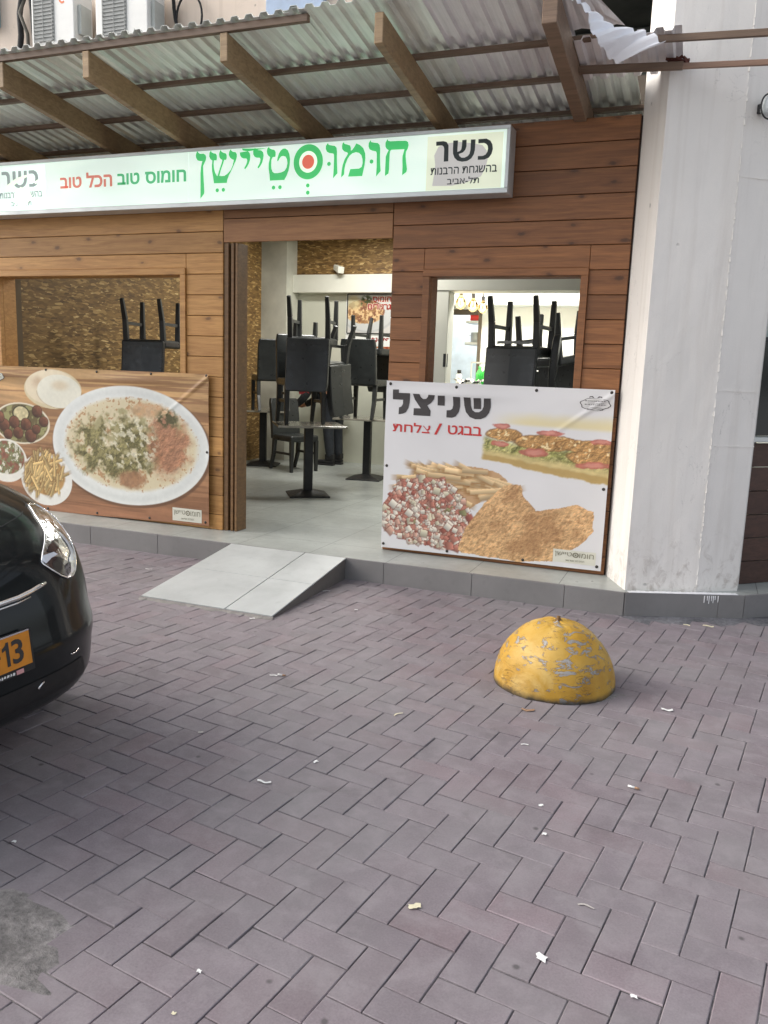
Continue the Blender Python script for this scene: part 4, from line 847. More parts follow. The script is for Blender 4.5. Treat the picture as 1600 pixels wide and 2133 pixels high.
for k in range(5):
    rg = random.Random(k); x = -8.30+0.10*k; pts = [(x+rg.uniform(-.05, .05)+.05*math.sin(i*.9+k), 8.52+rg.uniform(-.03, .03), 6.6-i*.24) for i in range(13)]
    m = MB(); m.tube(pts, .022 if k % 2 else .035, 8); m.build("cable", simple("cable_sleeve", srgb(96, 92, 84), .8, 0, .3) if k % 2 else m_rubber, cb)
cb = empty("cable_loop", (-5.95, 8.5, 5.2), "black looped cable hanging right of the air conditioners on beige wall", "cables")
m = MB(); m.tube([(-5.98+.12*math.sin(i*.55)*(i/12), 8.5-.04*math.cos(i), 6.4-i*.105) for i in range(13)], .02, 8); m.build("cable", m_rubber, cb)
m = MB(); m.tube([(-5.86+.17*math.cos(a), 8.53, 5.34+.24*math.sin(a)) for a in [2*math.pi*i/24 for i in range(24)]], .013, 6, closed=True); m.build("coil", m_rubber, cb)

# ------------------------------------------------------------------ canopy
RZ = lambda y: 3.375-0.125*(y-4.45)          # top edge of the rafters
cp = empty("tin_canopy", (-3, 5.0, 3.2), "corrugated tin canopy on timber rafters, torn at its right corner", "canopy")
for k, xb in enumerate((-5.55, -4.52, -3.82, -2.815, -1.84, -0.915)):
    w = 0.052 if k < 5 else 0.078; y0, y1 = 4.44, 6.1; hb = 0.158
    m = MB(); cc = (random.random(), random.random(), random.random())
    vs_ = [(x, y, z) for y in (y0, y1) for x, z in ((xb-w/2, RZ(y)-hb), (xb+w/2, RZ(y)-hb), (xb+w/2, RZ(y)), (xb-w/2, RZ(y)))]
    m.add(vs_, [(0, 1, 2, 3), (7, 6, 5, 4), (0, 4, 5, 1), (1, 5, 6, 2), (2, 6, 7, 3), (3, 7, 4, 0)], cc)
    o = m.build("rafter", m_beam if k < 5 else m_darkbeam, cp, .004, 1)
SH = 0.022
def batten(xa, xb, y, w, mat, name="batten", dz=0.0, h=0.026):
    m = MB(); m.box(xa, xb, y-w/2, y+w/2, RZ(y)+0.002+dz, RZ(y)+0.002+h+dz, (random.random(), .4, random.random())); return m.build(name, mat, cp, .002, 1)
batten(-7.2, -2.27, 4.452, 0.034, m_darkbeam, h=0.04)
batten(-7.2, -0.60, 4.97, 0.044, m_darkbeam); batten(-7.2, -0.95, 5.40, 0.05, m_darkbeam); batten(-7.2, -0.5, 5.88, 0.05, m_darkbeam)
def sheet(name, xa, xb, y0, y1, lift, mat, ragged=0.0, seed=0):
    """trapezoidal corrugation running down the slope, with real thickness"""
    per = 0.096; rg = random.Random(seed); prof = ((0, 0), (.30, 0), (.42, 1), (.80, 1), (.92, 0)); line = []
    k = math.floor(xa/per)
    while k*per < xb:
        for a, h in prof:
            x = (k+a)*per
            if xa <= x <= xb: line.append((x, h*0.021))
        k += 1
    rows = []; ny = 8
    for j in range(ny+1):
        y = y0+(y1-y0)*j/ny; sag = 0.004*math.sin(j*1.3+seed)
        rows.append([(x, y+(ragged*math.sin(x*7+seed) if j == 0 else 0), RZ(y)+0.040+lift+h+sag*math.sin(x*2.3+seed)) for x, h in line])
    n = len(line); m = MB(); vs_ = [p for r in rows for p in r]; q = len(vs_); vs_ += [(x, y, z+0.0012) for x, y, z in vs_]
    fs = []
    for j in range(ny):
        for i in range(n-1):
            a, b, c, d = j*n+i, j*n+i+1, (j+1)*n+i+1, (j+1)*n+i; fs += [(d, c, b, a), (q+a, q+b, q+c, q+d)]
    for i in range(n-1): fs.append((i, i+1, q+i+1, q+i))
    m.add(vs_, fs); return m.build(name, mat, cp)
sheet("roof_sheet", -7.2, -4.72, 4.40, 6.15, .000, m_galv, .004, 1); sheet("roof_sheet", -4.83, -3.38, 4.405, 6.15, .003, m_galv, .004, 2)
sheet("roof_sheet", -3.49, -2.30, 4.41, 6.15, .000, m_galv, .004, 3); sheet("roof_sheet", -2.41, -1.52, 4.40, 6.15, .004, m_galv, .006, 4)
sheet("roof_sheet", -1.63, -0.87, 4.38, 6.15, .000, m_galv2, .006, 5)
sheet("roof_sheet", -0.98, -0.305, 4.93, 5.40, -.050, m_galv2, .004, 6)
sheet("roof_sheet", -0.98, -0.56, 5.36, 6.15, .003, m_galv, .004, 7)
# torn triangle between the two right sheets, its corner curled over and showing the white top
def torn():
    low = [(-0.808, 4.42), (-0.777, 4.45), (-0.734, 4.5), (-0.73, 4.56), (-0.70, 4.66), (-0.66, 4.80), (-0.60, 4.93)]
    m = MB(); vs_ = []; k = 7
    for i, (x, y) in enumerate(low):
        xl = -0.88
        for j in range(k):
            t = j/(k-1); xx = xl+(x-xl)*t; h = 0.021*(0.5+0.5*math.sin(xx*65)); vs_.append((xx, y, RZ(y)+.040+h*(0.6)))
    m.add(vs_, [(i*k+j, i*k+j+1, (i+1)*k+j+1, (i+1)*k+j) for i in range(6) for j in range(k-1)]); return m.build("torn_edge", m_galv2, cp)
torn()
low = [(-.808, 4.42, 3.304), (-.777, 4.45, 3.295), (-.734, 4.5, 3.257), (-.730, 4.55, 3.212), (-.687, 4.6, 3.158), (-.641, 4.72, 3.115), (-.594, 4.75, 3.097)]
upp = [(-.8165, 4.6, 3.376), (-.785, 4.65, 3.351), (-.70, 4.68, 3.298), (-.638, 4.7, 3.253), (-.5155, 4.7, 3.222), (-.446, 4.68, 3.196), (-.365, 4.66, 3.136)]
def interp(L, t): f = t*(len(L)-1); i = min(int(f), len(L)-2); return Vector(L[i]).lerp(Vector(L[i+1]), f-i)
m = MB(); N1, N2 = 44, 6; vs_ = []
for i in range(N1+1):
    t = i/N1; a, b = interp(low, t), interp(upp, t); n_ = Vector((0.25, -0.62, 0.74))
    ph = (t*7.5) % 1; h = 0.0 if ph < .3 else ((ph-.3)/.12 if ph < .42 else (1 if ph < .8 else max(0, 1-(ph-.8)/.12)))
    for j in range(N2+1): s_ = j/N2; vs_.append(a.lerp(b, s_)+n_*(0.024*h*(0.55+0.45*min(1, s_*2))+0.008*math.sin(s_*3.1)))
q = len(vs_); vs2 = [v-n_*0.0015 for v in vs_]; w = N2+1
fs = [(i*w+j, i*w+j+1, (i+1)*w+j+1, (i+1)*w+j) for i in range(N1) for j in range(N2)]
m.add(vs_+vs2, fs+[tuple(q+x for x in f[::-1]) for f in fs]); m.build("curled_corner", m_flap, cp)
# bare battens that run on past the canopy in front of the pillar
m = MB(); m.bar((-0.62, 4.97, 3.292), (1.3, 4.95, 3.20), .022, .036, col=(.2, .3, .5)); m.build("batten_end", m_darkbeam, cp, .002, 1)
m = MB(); m.bar((-0.34, 5.2, 3.214), (1.3, 5.2, 3.135), .020, .030, col=(.7, .9, .3)); m.build("batten_end", wood("weathered_batten", srgb(112, 88, 74), srgb(150, 122, 104), srgb(80, 60, 50), False), cp, .002, 1)
m = MB(); m.bar((-0.95, 5.2, 3.248), (-0.30, 5.2, 3.214), .03, .04, col=(.3, .5, .1)); m.build("batten", m_darkbeam, cp, .002, 1)
m = MB(); rg = random.Random(2)
for k in range(16): m.bar((-.36+rg.uniform(-.1, .1), 5.24, 3.24+rg.uniform(-.02, .02)), (-.34+rg.uniform(-.14, .1), 5.22, 3.235+rg.uniform(-.03, .04)), .012)
m.build("rotted_wood", simple("rotted_wood", srgb(92, 50, 40), .9, 0, .3), cp)

# ------------------------------------------------------------------ neighbouring shopfront round the corner
nf = empty("side_shopfront", (1.2, 6.7, 0.15), "dark plank shopfront with tinted glass beyond the white pillar", "shopfront")
SD = Vector((0.74, 0.67, 0)).normalized(); SN = Vector((SD.y, -SD.x, 0)); SP = Vector((0.27, 5.76, 0))
def sbox(mb, s0, s1, d0, d1, z0, z1, col=None):
    vs_ = [SP+SD*s+SN*(-d)+Vector((0, 0, z)) for z in (z0, z1) for d in (d0, d1) for s in (s0, s1)]
    mb.add(vs_, [(0, 2, 3, 1), (4, 5, 7, 6), (0, 1, 5, 4), (2, 6, 7, 3), (0, 4, 6, 2), (1, 3, 7, 5)], col)
m = MB(); z = FZ
while z < 1.05: sbox(m, -0.1, 3, 0, .03, z+.003, min(z+.154, 1.10), (random.random(), .35*random.random(), random.random())); z += .157
m.build("cladding", wood("dark_side_boards", srgb(66, 44, 36), srgb(92, 64, 52), srgb(40, 26, 22)), nf, .002, 1)
m = MB(); sbox(m, -0.1, 3, -.05, .06, 1.103, 1.135); m.build("sill", m_alu, nf, .003, 1)
n = NT("tinted_glass"); n.base((.012, .016, .016)); n.set(Roughness=.12, Specular_IOR_Level=.6); m_tint = n.m
m = MB(); sbox(m, -0.1, 3, .01, .02, 1.14, 1.735); m.build("window", m_tint, nf)
n = NT("pale_glass"); n.base(srgb(150, 164, 156)); n.set(Roughness=.15); m = MB(); sbox(m, -0.1, 3, .01, .02, 1.765, 3.2); m.build("window", n.m, nf)
m = MB(); sbox(m, -0.1, 3, -.01, .03, 1.737, 1.763); m.build("transom", m_iron, nf)

# ------------------------------------------------------------------ interior
def room(name, label, cat, mat, *boxes):
    m = MB()
    for b in boxes: m.box(*b)
    return tag(m.build(name, mat), label, cat)
room("ceiling", None, None, m_white_int, (-6.2, 3.4, 6.2, 12.8, 3.30, 3.335)); tag(bpy.data.objects["ceiling"], kind="structure")
room("osb_partition", "rough chipboard side partition seen through the left opening", "partition", m_osb, (-6.06, -6.0, 5.91, 10.62, FZ, 3.299))
room("side_wall", "plain brown end wall left of the chipboard inside the opening", "wall", simple("brown_wall", srgb(104, 86, 62), .7), (-6.5, -5.87, 5.702, 5.905, FZ, 3.04))
room("dining_wall", "cream painted rear wall of the dining room behind the stacked chairs", "wall", m_cream, (-5.62, -3.45, 10.8, 10.95, FZ, 3.299))
room("interior_column", "grimy white corner column inside beside the chipboard", "column", simple("grimy_paint", srgb(196, 196, 184), .75, 0, .28, 1.6, .15, 30), (-6.0, -5.60, 10.45, 10.9, FZ, 3.299))
room("cream_beam", "pale boxed beam across the rear wall under chipboard", "beam", m_white_int, (-5.70, -3.4, 10.64, 10.799, 2.52, 2.76))
room("osb_panel", "dark chipboard panel above the pale beam on the rear wall", "panel", m_osb, (-5.60, -3.4, 10.76, 10.798, 2.762, 3.298))
m = empty("spotlight", (-4.95, 10.6, 2.80), "small white spotlight standing on the pale beam", "spotlight")
q = MB(); q.bar((-4.95, 10.66, 2.86), (-4.80, 10.52, 2.80), .07, .07, .09); q.build("head", m_white_int, m, .01); q = MB(); q.bar((-4.93, 10.68, 2.761), (-4.93, 10.66, 2.86), .03); q.build("stem", m_steel, m)
# white frame between dining room and kitchen
wf = empty("white_partition", (-2.0, 8.0, FZ), "white post and beam dividing the dining room from the bright kitchen", "partition")
q = MB(); q.box(-2.62, 1.2, 8.0, 8.30, 2.275, 3.298); q.build("beam", m_white_int, wf, .004)
q = MB(); q.box(-2.62, -2.475, 8.005, 8.2, FZ, 2.274); q.build("post", m_white_int, wf, .004)
q = MB(); q.box(-2.476, -2.4735, 8.03, 8.06, 1.53, 1.66); q.box(-2.505, -2.478, 8.0035, 8.0048, 1.53, 1.66); q.build("latch_plate", m_iron, wf)
room("kitchen_wall", "bright white rear wall of the kitchen", "wall", m_bright, (-2.92, 3.0, 11.0, 11.1, FZ, 3.299), (-3.38, -2.92, 11.0, 11.1, 2.33, 3.2))
room("kitchen_soffit", "white boxed soffit along the top of the kitchen wall", "soffit", m_bright, (-3.37, 3.0, 10.6, 10.998, 2.36, 3.298))
room("scullery_wall", "bluish white wall of the room beyond the kitchen doorway", "wall", simple("bluish_paint", srgb(206, 218, 228), .7), (-4.2, -2.2, 12.6, 12.7, FZ, 3.299))
q = MB(); q.prism([(-2.618, 8.21), (-2.56, 8.21), (-3.40, 11.0), (-3.46, 11.0)], FZ, 3.299); tag(q.build("kitchen_side_wall", m_white_int), "white side wall running back from the white post into the kitchen", "wall")
dr = empty("kitchen_doorway", (-3.15, 11.0, FZ), "dark brown door frame at the rear of the kitchen", "doorway")
q = MB(); m_dframe = simple("brown_frame", srgb(92, 80, 66), .5); q.box(-3.375, -2.925, 10.985, 11.1, 2.26, 2.325); q.box(-2.965, -2.921, 10.983, 11.1, FZ, 2.258); q.build("frame", m_dframe, dr)
def shelf(name, label, z):
    q = MB(); q.box(-3.18, -2.97, 11.12, 11.55, z, z+.035); q.box(-3.0, -2.97, 11.2, 11.24, z-.12, z-.001); return tag(q.build(name, m_steel, None, .003, 1), label, "shelf", "steel shelves")
shelf("wall_shelf", "upper steel shelf carrying the red box", 2.155); shelf("wall_shelf", "lower steel shelf carrying the cooking pot", 1.865)
q = MB(); q.box(-3.13, -2.98, 11.15, 11.5, 2.191, 2.33); tag(q.build("red_box", simple("red_plastic", srgb(206, 44, 36), .4), None, .012), "red plastic box on the upper kitchen shelf", "box")
pt = empty("cooking_pot", (-3.06, 11.32, 1.902), "steel cooking pot on the lower kitchen shelf", "pot")
q = MB(); q.lathe([(.0, 0), (.085, 0), (.09, .01), (.09, .13), (.095, .135), (.085, .14), (0, .14)], (-3.06, 11.32, 1.902), 24); q.build("body", m_steel, pt)
for s in (-1, 1):
    q = MB(); q.tube([(-3.06+s*.09, 11.30, 2.0), (-3.06+s*.12, 11.31, 2.005), (-3.06+s*.12, 11.34, 2.005), (-3.06+s*.09, 11.35, 2.0)], .006, 6); q.build("handle", m_steel, pt)
# kitchen counter, glass case and things on it
ct = empty("service_counter", (-2.4, 9.6, FZ), "white service counter at the front of the kitchen", "counter")
q = MB(); q.box(-2.88, -1.75, 9.4, 10.0, FZ, 1.28); q.build("body", m_bright, ct); q = MB(); q.box(-2.90, -1.73, 9.38, 10.02, 1.281, 1.32); q.build("counter_top", simple("counter_top", srgb(222, 224, 220), .3), ct, .004)
n = NT("case_glass"); n.base((.9, .96, .94)); n.set(Roughness=.03, Transmission_Weight=1.0, IOR=1.02); m_glass = n.m
gc = empty("glass_case", (-2.5, 9.7, 1.32), "glass display case standing on the service counter", "display case")
q = MB(); q.box(-2.62, -2.15, 9.5, 9.506, 1.323, 1.60); q.box(-2.62, -2.15, 9.5, 9.9, 1.601, 1.607); q.build("glass", m_glass, gc)
q = MB()
for a, b in (((-2.62, 9.5), (-2.15, 9.5)), ((-2.62, 9.9), (-2.15, 9.9)), ((-2.62, 9.5), (-2.62, 9.9)), ((-2.15, 9.5), (-2.15, 9.9))): q.bar((*a, 1.605), (*b, 1.605), .014)
for a in ((-2.62, 9.5), (-2.15, 9.5), (-2.62, 9.9), (-2.15, 9.9)): q.bar((*a, 1.323), (*a, 1.605), .014)
q.build("frame", m_steel, gc)
n = NT("green_plastic"); n.base(srgb(70, 200, 90)); n.set(Roughness=.25, Transmission_Weight=.35); m_gb = n.m
for k, (x, y, lab) in enumerate(((-2.50, 9.44, "left green bottle of the pair in front of the glass case"), (-2.43, 9.45, "right green bottle of the pair in front of the glass case"))):
    b = empty("green_bottle", (x, y, 1.32), lab, "bottle", "green bottles")
    q = MB(); q.lathe([(0, .001), (.04, .001), (.045, .01), (.045, .14), (.04, .17), (.018, .2), (.016, .215), (0, .215)], (x, y, 1.32), 16); q.build("body", m_gb, b)
    q = MB(); q.lathe([(.019, .216), (.019, .24), (0, .241)], (x, y, 1.32), 12); q.build("cap", m_gb, b)
b = empty("sauce_bottle", (-2.62, 9.0, 1.32), "small white bottle with a black lid left of the glass case", "bottle")
q = MB(); q.box(-2.95, -2.25, 8.7, 9.2, FZ, 1.32); tag(q.build("side_cabinet", m_steel, None, .006), "low steel cabinet under the crumpled foil", "cabinet")
q = MB(); q.lathe([(0, .001), (.03, .001), (.032, .01), (.032, .13), (.02, .15), (0, .15)], (-2.62, 9.0, 1.32), 14); q.build("body", m_bright, b); q = MB(); q.lathe([(.024, .151), (.024, .19), (0, .191)], (-2.62, 9.0, 1.32), 12); q.build("lid", m_rubber, b)
fo = empty("steel_tray", (-2.45, 8.78, 1.32), "steel tray heaped with crumpled printed paper on the cabinet", "tray")
q = MB(); q.box(-2.58, -2.33, 8.72, 8.9, 1.322, 1.37); q.build("tray", m_steel, fo, .006)
rg = random.Random(6); q = MB(); k = 14; vs_ = [(-2.60+.29*i/k, 8.70+.22*j/6, 1.372+.04*rg.random()+.015*math.sin(i)) for j in range(7) for i in range(k+1)]
cols = [((.75, .75, .72) if rg.random() < .62 else (.05, .05, .05)) for _ in vs_]; b0 = len(q.v); q.add(vs_, [(j*(k+1)+i, j*(k+1)+i+1, (j+1)*(k+1)+i+1, (j+1)*(k+1)+i) for j in range(6) for i in range(k)]); q.c[b0:] = cols
q.build("crumpled_paper", attr_mat("printed_paper", .5), fo)
# pendant bulbs
m_bulb = emit("filament", (1.0, 0.62, 0.26), 9.0); n = NT("amber_glass"); n.base((1.0, .72, .36)); n.set(Roughness=.02, Transmission_Weight=1.0, IOR=1.05); m_amber = n.m
for k, (x, y, z, r, lab) in enumerate(((-2.70, 9.2, 2.255, .062, "round amber pendant bulb, leftmost of the three"), (-2.555, 9.2, 2.225, .058, "amber pendant bulb between the two others"), (-2.44, 9.2, 2.205, .052, "slim amber pendant bulb nearest the upturned chairs"))):
    t = empty("pendant_bulb", (x, y, z), lab, "pendant lamp", "amber pendant bulbs")
    q = MB(); q.lathe([(0, -r*1.15), (r*.5, -r), (r*.92, -r*.45), (r, 0), (r*.9, r*.5), (r*.5, r*1.05), (.02, r*1.4), (.018, r*1.7)], (x, y, z), 20); q.build("glass", m_amber, t)
    q = MB(); q.tube([(x-.014, y, z+r*.9), (x-.02, y, z-r*.3), (x, y, z-r*.6), (x+.02, y, z-r*.3), (x+.014, y, z+r*.9)], .008, 6); q.build("filament", m_bulb, t)
    q = MB(); q.tube([(x, y, z+r*1.7), (x, y, 3.298)], .006, 6); q.lathe([(.02, r*1.5), (.022, r*2.4), (0, r*2.5)], (x, y, z), 12); q.build("cord", m_rubber, t)
    ld = bpy.data.lights.new("bulb_light", 'POINT'); ld.energy = 4; ld.color = (1, .75, .45); ld.shadow_soft_size = .05; lo = bpy.data.objects.new("bulb_light", ld); COL.objects.link(lo); lo.location = (0, -.12, -.05); lo.parent = t
# kitchen and scullery ceiling lights, plus unseen dining panels added to brighten the room
def tube_light(label, x, y, w, d, watt, vis, z=3.296):
    t = empty("ceiling_light", (x, y, z), label, "ceiling light", "ceiling lights")
    q = MB(); q.box(x-w/2-.03, x+w/2+.03, y-d/2-.03, y+d/2+.03, z-.05, z); q.build("housing", m_white_int, t)
    q = MB(); q.box(x-w/2, x+w/2, y-d/2, y+d/2, z-.06, z-.0505); q.build("diffuser", emit("diffuser_lit", (1, .98, .94), vis), t)
    ld = bpy.data.lights.new("panel_light", 'AREA'); ld.shape = 'RECTANGLE'; ld.size = w; ld.size_y = d; ld.energy = watt; ld.color = (1, .98, .93)
    lo = bpy.data.objects.new("panel_light", ld); COL.objects.link(lo); lo.location = (0, 0, -.075); lo.parent = t
tube_light("white panel light on the kitchen ceiling", -1.8, 9.4, 1.2, .6, 62, 3); tube_light("white panel light above the scullery", -3.2, 11.8, .6, .4, 26, 3)
tube_light("added unseen panel light on the dining room ceiling near the doorway", -3.3, 7.7, .9, .3, 36, 2); tube_light("added unseen panel light on the dining room ceiling near the rear wall", -4.3, 9.6, .9, .3, 22, 2)
# poster pair on the rear wall
def poster_paint(X, Z):
    n1, n2 = fbm(X, Z, 16, 231), fbm(X, Z, 34, 241); img = np.ones(X.shape+(3,))*C8(216, 212, 206)
    d = ed(X, Z, -4.50, 2.28, .44, .30); img = over(img, C8(206, 208, 206), ss(1.0, .98, d)); img = over(img, C8(170, 172, 172), ss(1.0, .9, d)*ss(.86, .93, d)*.5)
    d = ed(X+.03*(n1-.5), Z+.03*(n2-.5), -4.55, 2.27, .31, .17); col = np.where((n2 > .52)[..., None], C8(196, 160, 108), np.where((n1 > .5)[..., None], C8(166, 116, 70), C8(138, 84, 58))); img = over(img, col*(.9+.5*n2[..., None]), ss(1.0, .93, d))
    img = over(img, C8(206, 188, 130), ss(1, .4, ed(X, Z, -4.72, 2.40, .15, .13))*.8); img = over(img, C8(70, 82, 44), ss(1, .5, ed(X+.05*(n1-.5), Z+.05*(n2-.5), -4.53, 2.42, .11, .10))*ss(.38, .55, n2)); return img
po = empty("menu_poster", (-4.45, 10.79, 2.0), "framed poster of a bowl of hummus with red lettering on the rear wall", "poster")
X, Z = np.meshgrid(np.linspace(-4.80, -4.06, 150), np.linspace(1.985, 2.50, 105)); grid_mesh("print", X, X*0+10.782, Z, tolin(poster_paint(X, Z)*.74+poster_paint(X, Z).mean(-1, keepdims=True)*.26), m_poster, po)
q = MB(); q.box(-4.83, -4.03, 10.786, 10.797, 1.955, 2.53); q.build("backing", m_bright, po)
q = MB()
for a, b in (((-4.81, 1.975), (-4.05, 1.975)), ((-4.81, 2.51), (-4.05, 2.51)), ((-4.81, 1.975), (-4.81, 2.51)), ((-4.05, 1.975), (-4.05, 2.51))): q.bar((a[0], 10.783, a[1]), (b[0], 10.783, b[1]), .012)
q.build("frame", m_iron, po)
m_pred = simple("poster_red", srgb(160, 30, 34), .4); m_pout = simple("poster_outline", srgb(228, 206, 190), .4)
for y_, mt_, bo, nm in ((10.780, m_pout, .07, "letter_outline"), (10.779, m_pred, .02, "lettering")):
    e = .006 if bo > .05 else 0
    q = MB(); put_text(q, "חומוס", -4.43-e, -4.155+e, 2.405-e, 2.477+e, y_, bo); q.build(nm, mt_, po); q = MB(); put_text(q, "גרגירים", -4.50-e, -4.155+e, 2.30-e, 2.375+e, y_, bo); q.build(nm, mt_, po)
p2 = empty("menu_poster", (-4.45, 10.79, 1.4), "framed poster with the red word falafel below the hummus poster", "poster")
q = MB(); q.box(-4.83, -4.03, 10.786, 10.797, 1.30, 1.950); q.build("backing", m_bright, p2)
q = MB(); put_text(q, "פלאפל", -4.515, -4.16, 1.86, 1.935, 10.784, .03); q.build("lettering", m_pred, p2)
X, Z = np.meshgrid(np.linspace(-4.78, -4.10, 90), np.linspace(1.34, 1.80, 60)); n2 = fbm(X, Z, 22, 77); col = np.where((n2 > .5)[..., None], C8(150, 60, 34), C8(196, 120, 70)); grid_mesh("print", X, X*0+10.783, Z, tolin(col*(.7+.6*n2[..., None])), m_poster, p2)
# black booth bench with ribbed back
bb = empty("booth_bench", (-0.9, 8.7, FZ), "long black ribbed booth bench behind the upturned chairs", "bench")
q = MB()
for k in range(4): q.box(-1.75, 0.6, 8.62, 8.74, 1.02+.17*k, 1.18+.17*k)
q.build("backrest", m_black, bb, .03, 3); q = MB(); q.box(-1.75, .6, 8.15, 8.615, .50, .64); q.build("seat", m_black, bb, .03, 3); q = MB(); q.box(-1.73, .58, 8.2, 8.70, FZ, .499); q.build("plinth", m_blackwood, bb)

# ---- tables
m_top = simple("table_top", srgb(150, 146, 134), .14, 0, .25, 9)
def table(x, y, rz_, label, s=0.70):
    t = empty("pedestal_table", (0, 0, 0), label, "table", "pedestal tables")
    q = MB(); q.box(-s/2, s/2, -s/2, s/2, .728, .75); q.build("table_top", m_top, t, .003, 1)
    q = MB(); q.box(-.045, .045, -.045, .045, .052, .727); q.build("column", m_iron, t, .006)
    q = MB(); q.add([(-.21, -.21, 0), (.21, -.21, 0), (.21, .21, 0), (-.21, .21, 0), (-.21, -.21, .014), (.21, -.21, .014), (.21, .21, .014), (-.21, .21, .014), (-.055, -.055, .06), (.055, -.055, .06), (.055, .055, .06), (-.055, .055, .06)],
          [(3, 2, 1, 0)]+[(i, (i+1) % 4, 4+(i+1) % 4, 4+i) for i in range(4)]+[(4+i, 4+(i+1) % 4, 8+(i+1) % 4, 8+i) for i in range(4)]+[(8, 9, 10, 11)]); q.build("base_plate", m_iron, t, .003, 1)
    t.location = (x, y, FZ); t.rotation_euler = (0, 0, rz_); return t
table(-3.83, 7.68, R(34), "pedestal table in the middle of the doorway under stacked chairs")
table(-3.82, 9.27, R(8), "pedestal table at the right edge of the doorway")
table(-5.55, 9.75, R(20), "pedestal table beside the chipboard partition in the doorway")
table(-1.45, 7.05, R(6), "table under the upturned chairs in the right opening")
table(-5.35, 7.1, R(15), "table under the upturned chairs in the left opening")
# ---- chairs
def make_chair(label):
    t = empty("dining_chair", (0, 0, 0), label, "chair", "black dining chairs")
    q = MB(); q.box(-.215, .215, -.225, .205, .385, .465); q.build("seat", m_black, t, .022, 3)
    q = MB(); k = 9; vs_ = []
    for i in range(k):
        z = .40+.52*i/(k-1); yb = .20+.085*(i/(k-1))**1.4; th = .055-.018*i/(k-1); w = .215-(.012 if i == k-1 else 0)
        cv = .018*math.sin(i/(k-1)*math.pi*.6)
        vs_ += [(-w, yb-cv, z), (0, yb+.012-cv, z), (w, yb-cv, z), (w, yb+th, z), (0, yb+th+.012, z), (-w, yb+th, z)]
    fs = [tuple(range(6))[::-1], tuple(range((k-1)*6, k*6))]+[(i*6+j, i*6+(j+1) % 6, (i+1)*6+(j+1) % 6, (i+1)*6+j) for i in range(k-1) for j in range(6)]
    q.add(vs_, fs); q.build("backrest", m_black, t, .012, 2)
    for sx in (-1, 1):
        q = MB(); q.bar((sx*.19, -.195, .40), (sx*.192, -.20, 0), .052, .052, .038, .038); q.build("leg", m_blackwood, t, .004, 1)
        q = MB(); q.bar((sx*.19, .19, .42), (sx*.19, .215, .2), 0.05, .052, .046, .046); q.bar((sx*.19, .215, .2), (sx*.19, .285, 0), .046, .046, .036, .036); q.build("leg", m_blackwood, t, .004, 1)
    q = MB()
    for sx in (-1, 1): q.bar((sx*.191, -.197, .23), (sx*.19, .213, .23), .018, .03)
    q.build("stretchers", m_blackwood, t)
    return t
def dup(root, label):
    r = root.copy(); COL.objects.link(r); r["label"] = label
    for ch in list(root.children):
        c = ch.copy(); COL.objects.link(c); c.parent = r
    return r
proto = None
def chair(label, loc, rot):
    global proto
    if proto is None: c = proto = make_chair(label)
    else: c = dup(proto, label)
    c.rotation_mode = 'XYZ'; c.location = loc; c.rotation_euler = rot; return c
T = FZ+.75
c_tag = chair("upright black chair with a red tag standing on the middle table", (-3.95, 7.72, T), (0, 0, R(40)))
chair("upturned black chair with its legs highest above the middle table", (-3.77, 7.62, 2.16), (R(180), 0, R(14)))
chair("upturned black chair with its grey shiny back hanging off the middle table", (-3.80, 7.88, 1.93), (R(184), R(-4), R(84)))
chair("black chair on the floor behind the middle table", (-4.93, 9.50, FZ), (0, 0, R(62)))
chair("upright black chair with its back to the doorway on the right table", (-3.80, 9.10, T), (0, 0, R(183)))
chair("upturned black chair in front of the red lettered posters", (-3.86, 9.48, 2.12), (R(180), 0, R(175)))
chair("upright black chair standing sideways on the table by the chipboard", (-5.40, 9.66, T), (0, 0, R(-140)))
chair("upturned black chair with torn lining in the right opening", (-1.47, 6.85, 2.09), (R(180), 0, R(-7)))
chair("upturned black chair behind the torn one in the right opening", (-1.42, 7.62, 2.03), (R(174), R(4), R(165)))
chair("upright black chair leaning right in the right opening", (-1.40, 6.95, 0.86), (R(6), 0, R(-80)))
chair("upturned black chair with two tall legs in the left opening", (-5.28, 7.02, 2.08), (R(180), 0, R(14)))
chair("upright black chair close to the frame of the left opening", (-4.98, 7.30, T), (0, 0, R(-60)))
q = MB(); rg = random.Random(3)
for k in range(9):
    x = -1.63+.035*k; q.bar((x, 6.66, 1.728), (x+.05, 6.665, 1.732+.012*rg.random()), .012, .02)
tq = q.build("torn_lining", m_acg); tag(tq, "strip of torn grey lining on the upturned chair in the right opening", "lining")
q = MB(); q.xz([(-3.79, 1.255), (-3.68, 1.262), (-3.672, 1.225), (-3.71, 1.236), (-3.745, 1.215), (-3.78, 1.21)], 7.355, .004); tag(q.build("red_tag", simple("red_cloth", srgb(206, 70, 76), .7)), "small red cloth tag hanging on the middle chair stack", "tag")

